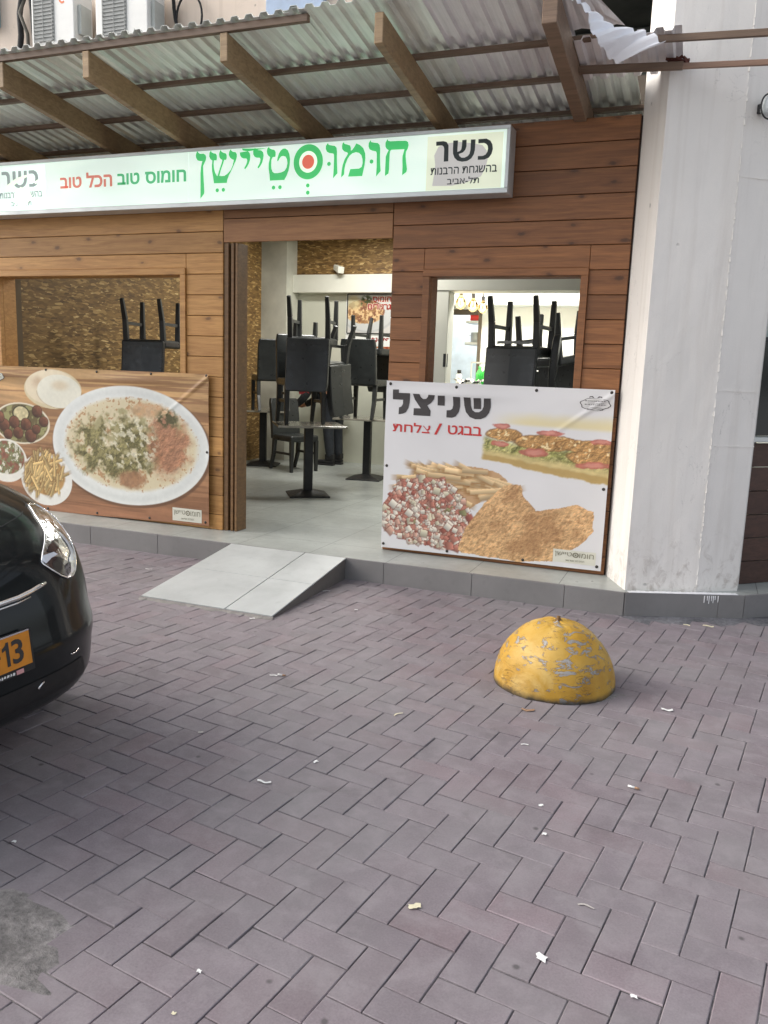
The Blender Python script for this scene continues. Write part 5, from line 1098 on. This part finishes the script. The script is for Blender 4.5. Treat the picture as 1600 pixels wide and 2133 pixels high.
# ------------------------------------------------------------------ person half hidden behind the chairs
def person():
    root = empty("person", (-4.80, 10.38, FZ), "person in dark jeans and black shoes standing behind the stacked chairs", "person")
    J = {'pel': (.03, 0, .90, .145), 'wai': (-.06, .0, 1.03, .135), 'che': (-.22, 0, 1.14, .155), 'nec': (-.37, 0, 1.22, .06), 'hed': (-.46, 0, 1.26, .095), 'top': (-.53, 0, 1.27, .07),
         'hL': (-.0, -.09, .86, .10), 'kL': (-.03, -.10, .50, .07), 'aL': (.02, -.11, .09, .05), 'hR': (.03, .09, .86, .10), 'kR': (.02, .09, .50, .07), 'aR': (.06, .08, .09, .05),
         'sL': (-.26, -.18, 1.12, .07), 'eL': (-.36, -.22, .90, .045), 'wL': (-.52, -.16, .80, .033), 'sR': (-.26, .18, 1.12, .07), 'eR': (-.36, .22, .90, .045), 'wR': (-.52, .14, .80, .033), 'dL': (-.59, -.14, .78, .03), 'dR': (-.59, .12, .78, .03)}
    E_ = [('pel', 'wai'), ('wai', 'che'), ('che', 'nec'), ('nec', 'hed'), ('hed', 'top'), ('pel', 'hL'), ('hL', 'kL'), ('kL', 'aL'), ('pel', 'hR'), ('hR', 'kR'), ('kR', 'aR'), ('che', 'sL'), ('sL', 'eL'), ('eL', 'wL'), ('wL', 'dL'), ('che', 'sR'), ('sR', 'eR'), ('eR', 'wR'), ('wR', 'dR')]
    def skin(name, keys, edges, mat, grow, parent):
        me = bpy.data.meshes.new(name); ix = {k: i for i, k in enumerate(keys)}; me.from_pydata([J[k][:3] for k in keys], [(ix[a], ix[b]) for a, b in edges], [])
        o = bpy.data.objects.new(name, me); COL.objects.link(o); s = o.modifiers.new("skin", 'SKIN'); sv = me.skin_vertices[0].data
        for k in keys: r = J[k][3]+grow; sv[ix[k]].radius = (r, r)
        sv[0].use_root = True; b = o.modifiers.new("subd", 'SUBSURF'); b.levels = b.render_levels = 2; me.materials.append(mat); o.parent = parent
        bpy.context.view_layer.update(); dg = bpy.context.evaluated_depsgraph_get(); ev = bpy.data.meshes.new_from_object(o.evaluated_get(dg)); o.modifiers.clear(); o.data = ev; ev.polygons.foreach_set("use_smooth", [True]*len(ev.polygons)); return o
    skin("body", list(J), E_, simple("skin", srgb(176, 128, 100), .5), -.004, root)
    skin("jeans", ['pel', 'hL', 'kL', 'aL', 'hR', 'kR', 'aR'], E_[5:11], simple("dark_jeans", srgb(42, 46, 52), .85, 0, .25, 20), .012, root)
    skin("shirt", ['pel', 'wai', 'che', 'sL', 'eL', 'wL', 'sR', 'eR', 'wR'], [E_[0], E_[1], E_[11], E_[12], E_[13], E_[15], E_[16], E_[17]], simple("dark_shirt", srgb(38, 40, 42), .85), .012, root)
    for sx, sy in ((.02, -.11), (.06, .08)):   # shoes pointing left
        sh = MB()
        for (xa, xb, ya_, yb_, za, zb) in ((-.21, .06, -.045, .045, 0, .03), (-.19, .055, -.042, .042, .0305, .075), (-.07, .055, -.045, .045, .0755, .16)): sh.box(sx+xa, sx+xb, sy+ya_, sy+yb_, za, zb)
        o = sh.build("shoe", m_rubber, None, .018, 3); o.parent = root
    hr = MB(); hr.lathe([(.100, -.05), (.108, 0), (.095, .05), (.055, .085), (0, .095)], (-.465, 0, 1.285), 20); o = hr.build("hair", simple("dark_hair", (.02, .015, .012), .6)); o.parent = root
    f = MB(); f.bar((-.565, 0, 1.25), (-.585, 0, 1.225), .018, .02, .026)
    for s in (-1, 1): f.lathe([(0, -.01), (.010, 0), (0, .01)], (-.565, s*.035, 1.265), 8); f.lathe([(0, -.03), (.016, 0), (0, .03)], (-.45, s*.096, 1.255), 8)
    f.bar((-.56, -.022, 1.20), (-.56, .022, 1.20), .008); o = f.build("face_features", simple("face_tone", srgb(150, 100, 80), .5)); o.parent = root
    h = MB()
    for s in (-1, 1):
        for k in range(4): h.tube([(-.60, s*.13+(k-1.5)*.018, .78), (-.645, s*.13+(k-1.5)*.019, .77), (-.672, s*.13+(k-1.5)*.019, .752)], .009, 6, .007)
        h.tube([(-.58, s*.13-s*.03, .78), (-.62, s*.13-s*.055, .77)], .010, 6, .008)
    o = h.build("fingers", bpy.data.materials["skin"]); o.parent = root
person()

# ------------------------------------------------------------------ yellow dome bollard
def dome_mat():
    n = NT("chipped_yellow_paint"); v = n.coords(); f = n.noise(v, 4, 5, .6); sm = n.noise(n.coords((1, 1, 2.4)), 13, 9, .70, .8)
    sep = n.n("SeparateXYZ"); n.l(v, sep.inputs[0])
    c = n.ramp(f, [(.3, srgb(166, 120, 24)), (.5, srgb(184, 142, 46)), (.7, srgb(198, 162, 82))])
    worn = n.ramp(n.noise(v, 5.5, 6, .65, .4), [(.52, (0,)*3), (.68, (1,)*3)]); c = n.mix(c, srgb(204, 174, 106), n.math('MULTIPLY', worn, .75))
    zone = n.math('MULTIPLY', n.ramp(n.noise(v, 3.4, 3, .5), [(.36, (0,)*3), (.62, (1,)*3)]), .085); sz = n.math('ADD', sm, zone); chip = n.ramp(sz, [(.628, (0,)*3), (.645, (1,)*3)]); edge = n.ramp(sz, [(.60, (0,)*3), (.628, (1,)*3)])
    cr = n.noise(n.coords((1, 1, 2.6), (.2, .3, .1)), 9, 6, .6, 1.4); crk = n.ramp(n.math('ABSOLUTE', n.math('SUBTRACT', cr, .5)), [(.0, (1,)*3), (.02, (0,)*3)])
    gate = n.ramp(n.noise(v, 3.1, 2, .5), [(.48, (0,)*3), (.6, (1,)*3)]); crk = n.math('MULTIPLY', crk, gate)
    c = n.mix(c, srgb(96, 66, 24), n.math('MULTIPLY', n.math('ADD', edge, crk), .75)); c = n.mix(c, n.ramp(f, [(.3, srgb(118, 114, 108)), (.7, srgb(176, 172, 168))]), chip)
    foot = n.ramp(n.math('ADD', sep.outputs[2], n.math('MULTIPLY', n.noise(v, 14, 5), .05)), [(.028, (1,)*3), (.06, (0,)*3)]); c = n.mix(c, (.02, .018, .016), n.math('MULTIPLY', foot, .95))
    n.base(c); n.set(Roughness=.58); h = n.math('SUBTRACT', n.math('MULTIPLY', sm, .8), n.math('MULTIPLY', n.math('ADD', chip, crk), .5)); n.bump(h, .6, .008); return n.m
do = empty("dome_bollard", (*DOME, 0), "chipped yellow concrete half-dome bollard with a bolt on top", "bollard")
q = MB(); nr, nt = 40, 72; Rd, Hd = .292, .315; vs_ = []
for i in range(nr+1):
    a = math.pi/2*(1-i/nr)        # top -> ground
    for j in range(nt):
        t = 2*math.pi*j/nt; r = Rd*math.cos(a)**.93; z = Hd*math.sin(a)
        k = 1+.006*math.sin(5*t+z*9)+.005*math.sin(9*t-z*17)+random.uniform(-.0012, .0012); vs_.append((DOME[0]+r*k*math.cos(t), DOME[1]+r*k*math.sin(t), z*k-.004))
q.add(vs_, [(i*nt+j, (i+1)*nt+j, (i+1)*nt+(j+1) % nt, i*nt+(j+1) % nt) for i in range(nr) for j in range(nt)], smooth=True); q.build("dome", dome_mat(), do)
q = MB(); q.lathe([(.014, 0), (.014, .012), (.0095, .013), (.0095, .024), (0, .025)], (DOME[0]+.004, DOME[1], Hd-.008), 6); q.build("bolt", simple("rusty_bolt", srgb(112, 82, 46), .6, .4, .3, 60), do)

# ------------------------------------------------------------------ parked black car
CAR = [(.235,.22,-2.14,-5.62,.71,3.2),(.27,.25,-2.055,-5.70,.785,3.4),(.315,.30,-2.02,-5.76,.82,3.4),(.36,.36,-2.00,-5.78,.835,3.3),(.44,.44,-1.99,-5.79,.835,3.3),(.50,.5,-1.985,-5.79,.84,3.3),(.56,.58,-2.00,-5.78,.835,3.3),(.65,.70,-2.025,-5.77,.845,3.3),(.735,.82,-2.06,-5.76,.845,3.3),(.81,.92,-2.11,-5.75,.84,3.2),(.88,.97,-2.185,-5.74,.83,3.1),(.935,1.0,-2.29,-5.73,.805,3.0),(.975,1.02,-2.45,-5.72,.77,3.0),(1.005,1.04,-2.80,-5.71,.71,3.2)]
CABIN = [(1.02,1.05,-3.02,-5.66,.70,3.4),(1.12,1.14,-3.22,-5.62,.685,3.4),(1.28,1.28,-3.50,-5.52,.65,3.4),(1.40,1.40,-3.76,-5.40,.60,3.2),(1.47,1.46,-3.98,-5.28,.54,3.0),(1.51,1.49,-4.25,-5.10,.42,2.6),(1.52,1.50,-4.5,-4.9,.16,2.2)]
CY = 1.90
car = empty("parked_car", (-3.9, CY, 0), "shiny black hatchback parked along the shopfront with a yellow plate", "car")
def cr_spline(L, k):
    out = []; n = len(L)
    for i in range(n-1):
        p0, p1, p2, p3 = (np.array(L[max(0, min(n-1, i+d))]) for d in (-1, 0, 1, 2))
        for s in range(k):
            t = s/k; out.append(.5*((2*p1)+(-p0+p2)*t+(2*p0-5*p1+4*p2-p3)*t*t+(-p0+3*p1-3*p2+p3)*t**3))
    out.append(np.array(L[-1])); return out
def loops(levels, N=112):
    rows = []
    for zf, zr, xf, xr, b, n_ in levels:
        row = []
        for j in range(N):
            t = 2*math.pi*j/N; c, s = math.cos(t), math.sin(t); xc, a = (xf+xr)/2, (xf-xr)/2
            x = xc+a*math.copysign(abs(c)**(2/n_), c); y = CY+b*math.copysign(abs(s)**(2/n_), s)
            u = min(1, max(0, (xf-x)/(xf-xr)/.45)); rows_z = zf+(zr-zf)*u; row.append((x, y, rows_z))
        rows.append(row)
    return rows
def skin_loops(rows, cap=True):
    q = MB(); N = len(rows[0]); vs_ = [p for r in rows for p in r]; fs = [(i*N+j, i*N+(j+1) % N, (i+1)*N+(j+1) % N, (i+1)*N+j) for i in range(len(rows)-1) for j in range(N)]
    if cap: fs.append(tuple((len(rows)-1)*N+j for j in range(N)))
    q.add(vs_, fs, smooth=True); q.f.append(tuple(range(N))[::-1]); q.smooth.append(False); return q
n = NT("black_car_paint"); n.base((.010, .012, .0125)); n.set(Roughness=.3, Coat_Weight=.4, Coat_Roughness=.03, Specular_IOR_Level=.05)
fl_ = n.noise(n.coords(), 2.2, 4); n.l(n.ramp(fl_, [(.35, (.02,)*3), (.7, (.09,)*3)]), n.b.inputs["Coat Roughness"]); m_car = n.m
rows = loops(cr_spline(CAR, 4)); body_q = skin_loops(rows); body_faces = list(body_q.f); body_vs = [Vector(v) for v in body_q.v]
body_q.build("body", m_car, car)
bvh = BVHTree.FromPolygons(body_vs, body_faces)
n = NT("car_glass"); n.base((.006, .008, .008)); n.set(Roughness=.03, Specular_IOR_Level=.7); m_cglass = n.m
skin_loops(loops(cr_spline(CABIN[:4], 3))).build("window_glass", m_cglass, car)
skin_loops(loops(cr_spline([(1.39,1.39,-3.74,-5.41,.607,3.2)]+CABIN[3:], 3))).build("roof", m_car, car)
q = MB()
for (xa, za, xb, zb, ya_) in ((-3.02, 1.04, -3.80, 1.41, .66), (-4.45, 1.05, -4.45, 1.42, .655), (-5.3, 1.06, -5.15, 1.40, .655)):
    for s in (-1, 1): q.bar((xa, CY+s*(ya_+.035), za), (xb, CY+s*(ya_-.03), zb), .07, .03)
q.build("window_pillars", m_car, car)
for wx in (-2.78, -5.05):
    for s in (-1, 1):
        yw = CY+s*.83; q = MB(); prof = [(.17, -.085), (.275, -.085), (.295, -.06), (.298, 0), (.295, .05), (.275, .07), (.17, .07)]
        def axle(v, cx, cz): return (cx+v[0], yw-s*.075+s*v[2], cz+v[1])
        q.lathe(prof, (0, 0, 0), 36); q.v = [axle(v, wx, .298) for v in q.v]; o = q.build("wheel", m_rubber, car)
        r = MB(); r.lathe([(0, .05), (.05, .05), (.17, .045), (.19, .065)], (0, 0, 0), 30); r.v = [axle(v, wx, .298) for v in r.v]; ro = r.build("rim", m_steel, o)
        a = MB(); a.lathe([(.0, -.02), (.335, -.02), (.335, .0335), (.31, .0335), (.31, -.01)], (0, 0, 0), 36); a.v = [(wx+v[0], CY+s*(.822+v[2]-.02), .32+v[1]) for v in a.v]; a.build("wheel_arch", m_rubber, car)
def conform(poly_yz, off, mat, name, parent=None, dirv=(-1, 0, 0), step=.012):
    """patch that hugs the body: outline and inner points are dropped on to the skin along a fixed direction"""
    d = Vector(dirv).normalized(); pts = densify(poly_yz, step); n0 = len(pts)
    ys = [p[0] for p in pts]; zs_ = [p[1] for p in pts]; inner = []
    y = min(ys)+step/2
    while y < max(ys):
        z = min(zs_)+step/2
        while z < max(zs_):
            if inpoly(np.array([[y]]), np.array([[z]]), pts)[0, 0] and min(math.hypot(y-a, z-b) for a, b in pts) > step*.45: inner.append((y, z))
            z += step
        y += step
    v2, _, f2, _, _, _ = geometry.delaunay_2d_cdt([Vector(p) for p in pts+inner], [], [list(range(n0))], 1, 1e-6)
    q = MB(); vs_ = []
    for p in v2:
        h = bvh.ray_cast(Vector((-1.2, p.x, p.y))-Vector((0, d.y, d.z))*((-1.2+2.1)/-d.x if d.x else 0), d)
        if h[0] is None: h = bvh.find_nearest(Vector((-2.1, p.x, p.y)))
        nn = h[1] if h[1].dot(d) < 0 else -h[1]
        vs_.append(h[0]+nn*off)
    fs = []
    for f in f2:
        a, b, c = (vs_[i] for i in f[:3]); nn = (b-a).cross(c-a); fs.append(tuple(f) if nn.dot(d) < 0 else tuple(f)[::-1])
    q.add(vs_, fs, smooth=True); return q.build(name, mat, parent or car)
n = NT("headlight_reflector"); n.base((.6, .62, .64)); n.set(Metallic=.9); ff = n.noise(n.coords((1, 1, 1)), 16, 3, .6, 1.2); n.l(n.ramp(ff, [(.3, (.06,)*3), (.7, (.3,)*3)]), n.b.inputs["Roughness"]); n.l(n.ramp(ff, [(.34, (.30, .31, .33)), (.48, (.62, .64, .66)), (.62, (.92, .94, .96))]), n.b.inputs["Base Color"]); n.set(Coat_Weight=1.0, Coat_Roughness=.02); n.bump(ff, .22, .02); m_hl = n.m
n = NT("chrome"); n.base((.8, .8, .8)); n.set(Metallic=1.0, Roughness=.08); m_chrome = n.m
n = NT("lamp_bowl"); n.base((.10, .085, .085)); n.set(Roughness=.12, Coat_Weight=1.0, Metallic=.5); m_bowl = n.m
n = NT("lamp_white"); n.base((.72, .75, .80)); n.set(Roughness=.2, Coat_Weight=1.0); m_lw = n.m
LAMP = [(2.42, .912), (2.36, .922), (2.31, .896), (2.29, .875), (2.269, .851), (2.221, .823), (2.177, .798), (2.148, .774), (2.15, .766), (2.177, .742), (2.213, .715), (2.244, .70), (2.28, .697), (2.316, .707), (2.353, .730), (2.39, .757), (2.42, .79), (2.45, .82), (2.465, .85), (2.455, .88)]
def mirror(p): return [(2*CY-y, z) for y, z in p][::-1]
D_ = (-.86, -.02, -.5)
for side in (0, 1):
    P_ = (lambda p: p) if side == 0 else mirror
    hl = conform(P_(LAMP), .004, m_hl, "headlight")
    conform(P_([(2.156, .763), (2.207, .777), (2.24, .772), (2.30, .737), (2.276, .712), (2.244, .704), (2.215, .719), (2.177, .744)]), .0065, m_bowl, "indicator_bowl", hl)
    conform(P_([(2.20, .797), (2.232, .812), (2.285, .822), (2.305, .815), (2.283, .796), (2.235, .785)]), .0065, m_bowl, "projector_bowl", hl)
    conform(P_([(2.345, .832), (2.362, .828), (2.372, .797), (2.368, .764), (2.335, .738), (2.29, .743), (2.30, .752), (2.335, .762), (2.35, .79)]), .0068, m_lw, "reflector_fin", hl)
    conform(P_([(2.148, .776), (2.160, .790), (2.23, .789), (2.245, .778), (2.20, .775), (2.160, .765)]), .0070, m_lw, "reflector_fin", hl)
    outl = densify(LAMP+[LAMP[0]], .01); rim = MB()
    def drop(y, z, off):
        h = bvh.ray_cast(Vector((-1.2, y, z)), Vector((-1, 0, 0))); return h[0]+h[1]*off if h[0] is not None else None
    pts = [drop(*(P_([p])[0]), .003) for p in densify(LAMP, .01)]; pts = [p for p in pts if p is not None]
    rim.tube(pts, .0038, 6, closed=True); rim.build("bezel", m_chrome, hl)
# chrome grille strip, lower intake, fog lamp recess, bonnet shut line
pts = [drop(y, z, .006) for y, z in [(2*CY-2.115, .709), (2*CY-2.06, .703), (1.74, .694), (1.82, .692), (1.90, .6925), (1.98, .694), (2.04, .700), (2.085, .707), (2.115, .711)]]
q = MB(); q.tube(pts, .0085, 8); q.build("grille_strip", m_chrome, car)
pts = [p-Vector((0, 0, .018)) for p in pts[1:-2]]; q = MB(); q.tube(pts, .004, 6); q.build("grille_strip", m_chrome, car)
m_intake = simple("intake_plastic", (.006, .006, .006), .6)
conform([(1.45, .325), (1.52, .41), (2.00, .41), (2.26, .41), (2.31, .325)], .003, m_intake, "lower_intake")
q = MB(); pts = [drop(y, z, .006) for y, z in ((2.01, .380), (2.02, .390), (2.035, .399))]; q.tube(pts, .0055, 6, .003); q.build("intake_trim", m_chrome, car)
q = MB(); pts = [drop(y, z, .005) for y, z in ((2.17, .452), (2.18, .447), (2.20, .446), (2.222, .452))]; q.tube(pts, .0022, 6); q.build("fog_lamp_trim", m_chrome, car)
pts = [bvh.ray_cast(Vector((x, y, 2)), Vector((0, 0, -1)))[0] for x, y in [(-2.9, 2.47), (-2.7, 2.46), (-2.5, 2.43), (-2.36, 2.36), (-2.27, 2.24), (-2.215, 2.1), (-2.2, 1.9), (-2.215, 1.7), (-2.27, 1.56), (-2.36, 1.44), (-2.5, 1.37), (-2.7, 1.34), (-2.9, 1.33)]]
q = MB(); q.tube([p+Vector((0, 0, -.0005)) for p in pts], .003, 6); q.build("bonnet_gap", m_rubber, car)
# number plate
np_ = empty("number_plate", (-1.976, 1.80, .545)); np_.parent = car; np_.location = Vector((-1.972, 1.758, .545))-Vector(car.location)
def plate_part(name, q, mat):
    me = bpy.data.meshes.new(name); me.from_pydata([Vector(v) for v in q.v], [], q.f); me.materials.append(mat); o = bpy.data.objects.new(name, me); COL.objects.link(o); o.parent = np_
    b = me.color_attributes.new("Col", 'FLOAT_COLOR', 'POINT'); return o
np_.rotation_euler = (0, R(-7), 0)
q = MB(); q.box(-.012, -.001, -.222, .216, -.075, .062); plate_part("holder", q, m_intake)
q = MB(); q.box(-.0008, .001, -.212, .206, -.052, .056); plate_part("plate", q, simple("plate_yellow", srgb(200, 126, 20), .45, 0, .08, 20))
q = MB(); pn = lambda x, z: (.0022, x, z)
put_text(q, "3", .128, .174, -.036, .042, 0, .02, fn=pn); q.add([pn(.105, -.036), pn(.118, -.036), pn(.118, .042), pn(.108, .042), pn(.105, .034), pn(.091, .026), pn(.091, .014), pn(.105, .020)], [(0, 1, 2, 3, 4, 7), (4, 5, 6, 7)]); q.add([(.0022, .058, -.003), (.0022, .082, -.003), (.0022, .082, .006), (.0022, .058, .006)], [(0, 1, 2, 3)])
plate_part("plate_lettering", q, simple("plate_black", (.02, .02, .02), .5))
q = MB(); q.box(-.0008, .002, -.212, .206, .0565, .0615); plate_part("holder_lip", q, m_chrome)
q = MB(); rg = random.Random(9); x = .005
while x < .12: l = rg.uniform(.008, .016); q.add([pn(x, -.070+rg.uniform(0, .003)), pn(x+l*.7, -.070+rg.uniform(0, .003)), pn(x+l*.9, -.062), pn(x+l*.3, -.060)], [(0, 1, 2, 3)]); x += l
plate_part("dealer_script", q, m_white_paper)
q = MB(); q.add([pn(.135, -.072), pn(.165, -.072), pn(.165, -.058), pn(.135, -.058)], [(0, 1, 2, 3)]); plate_part("holder_sticker", q, simple("pink_sticker", srgb(206, 150, 150), .5))

# ------------------------------------------------------------------ litter on the paving
def scrap(label, x, y, L, W, mat, rz_, curl=.10, seed=0, name="paper_scrap"):
    rg = random.Random(seed+int(abs(x*977)+abs(y*331))); q = MB(); n1, n2 = 5, 3; vs_ = []
    for j in range(n2+1):
        for i in range(n1+1):
            u, v = i/n1-.5, j/n2-.5; L_, W_ = L, W; px, py = u*L_*(1+rg.uniform(-.12, .12)), v*W_*(1+rg.uniform(-.25, .25))+.12*L_*math.sin(u*5+seed)
            vs_.append((px*math.cos(rz_)-py*math.sin(rz_), px*math.sin(rz_)+py*math.cos(rz_), .0032+curl*W*abs(math.sin(u*4+v*3+seed))))
    q.add(vs_, [(j*(n1+1)+i, j*(n1+1)+i+1, (j+1)*(n1+1)+i+1, (j+1)*(n1+1)+i) for j in range(n2) for i in range(n1)]); o = q.build(name, mat); o.location = (x, y, 0)
    return tag(o, label, "litter", "litter scraps on the paving")
def butt(label, x, y, a, mat=m_white_paper):
    t = empty("cigarette_butt", (x, y, .006), label, "cigarette butt", "cigarette butts"); d = Vector((math.cos(a), math.sin(a), 0))
    q = MB(); q.tube([Vector((x, y, .007))-d*.011, Vector((x, y, .007))+d*.014], .004, 8); q.build("paper", m_white_paper, t); q = MB(); q.tube([Vector((x, y, .007))+d*.0142, Vector((x, y, .007))+d*.03], .0042, 8); q.build("filter", m_brown_leaf, t)
scrap('crumpled cream paper scrap on the near pavers', -0.624, 1.966, 0.035, 0.02, m_cream_paper, 0.4, seed=0)
scrap('folded white paper scrap at the bottom right of the paving', -0.259, 1.906, 0.022, 0.028, m_white_paper, 1.2, seed=1)
scrap('thin twisted grey scrap on a near paver', -0.184, 2.167, 0.045, 0.007, m_grey_scrap, 0.1, seed=2)
scrap('tiny white scrap in the bottom paver joint', -0.029, 1.865, 0.016, 0.01, m_white_paper, 0.3, seed=3)
scrap('torn white tissue scrap left of the ramp foot line', -1.349, 2.4, 0.05, 0.012, m_white_paper, 0.2, seed=4)
scrap('brown dry leaf in front of the yellow dome', -0.612, 3.459, 0.06, 0.02, m_brown_leaf, 0.1, seed=5)
scrap('pale bit of paper on pavers beside the drip mark', -0.403, 2.662, 0.018, 0.012, m_white_paper, 0.5, seed=6)
scrap('round white gum spot on the near right pavers', -0.359, 2.485, 0.014, 0.014, m_white_paper, 0, seed=7)
scrap('white paper curl beside the ramp wall', -2.251, 4.823, 0.05, 0.012, m_white_paper, 0.5, seed=8)
scrap('white crumb beside the ramp on the pavers', -1.903, 4.518, 0.02, 0.012, m_white_paper, 0.2, seed=9)
scrap('white wrapper bit under the step left of the ramp', -3.677, 5.237, 0.04, 0.014, m_white_paper, 0.1, seed=10)
scrap('torn white strip on pavers left of the ramp', -3.63, 4.747, 0.05, 0.01, m_white_paper, 0.3, seed=11)
scrap('white shred at the front edge of the ramp', -2.377, 4.066, 0.03, 0.012, m_white_paper, 0.4, seed=12)
scrap('white fleck on pavers in front of the ramp', -1.249, 2.616, 0.02, 0.014, m_white_paper, 0.9, seed=13)
scrap('yellowish stick between the pavers', -1.12, 3.161, 0.05, 0.008, m_cream_paper, 1.0, seed=14)
scrap('cream chip of plaster under the pillar step', 0.014, 5.172, 0.04, 0.022, m_cream_paper, 0, seed=15)
scrap('larger cream chip of plaster under the pillar step', 0.137, 5.215, 0.06, 0.025, m_cream_paper, 0.1, seed=16)
scrap('white dried splash right of the yellow dome', -0.035, 3.741, 0.05, 0.02, m_white_paper, 0.2, seed=17)
scrap('grey scrap in a paver joint near the car shadow', -1.779, 2.643, 0.02, 0.014, m_grey_scrap, 0.4, seed=18)
scrap('pale fleck on the pavers beside the ramp corner', -1.821, 3.322, 0.04, 0.01, m_white_paper, 0.0, seed=19)
scrap('thin white shred below the yellow dome', -0.554, 3.109, 0.03, 0.008, m_white_paper, 0.2, seed=20)
scrap('white crumb near the cement patch', -1.855, 1.752, 0.014, 0.01, m_white_paper, 0.2, seed=21)
scrap('white crumb on the middle near pavers', -1.027, 1.516, 0.012, 0.01, m_white_paper, 0.2, seed=22)
scrap('pale crumb on the lowest left pavers', -1.004, 1.38, 0.01, 0.008, m_cream_paper, 0.2, seed=23)
butt('cigarette butt in a paver joint right of the middle', -0.125, 2.927, -0.2)
butt('cigarette butt on pavers left of the middle', -1.794, 3.335, 0.05)
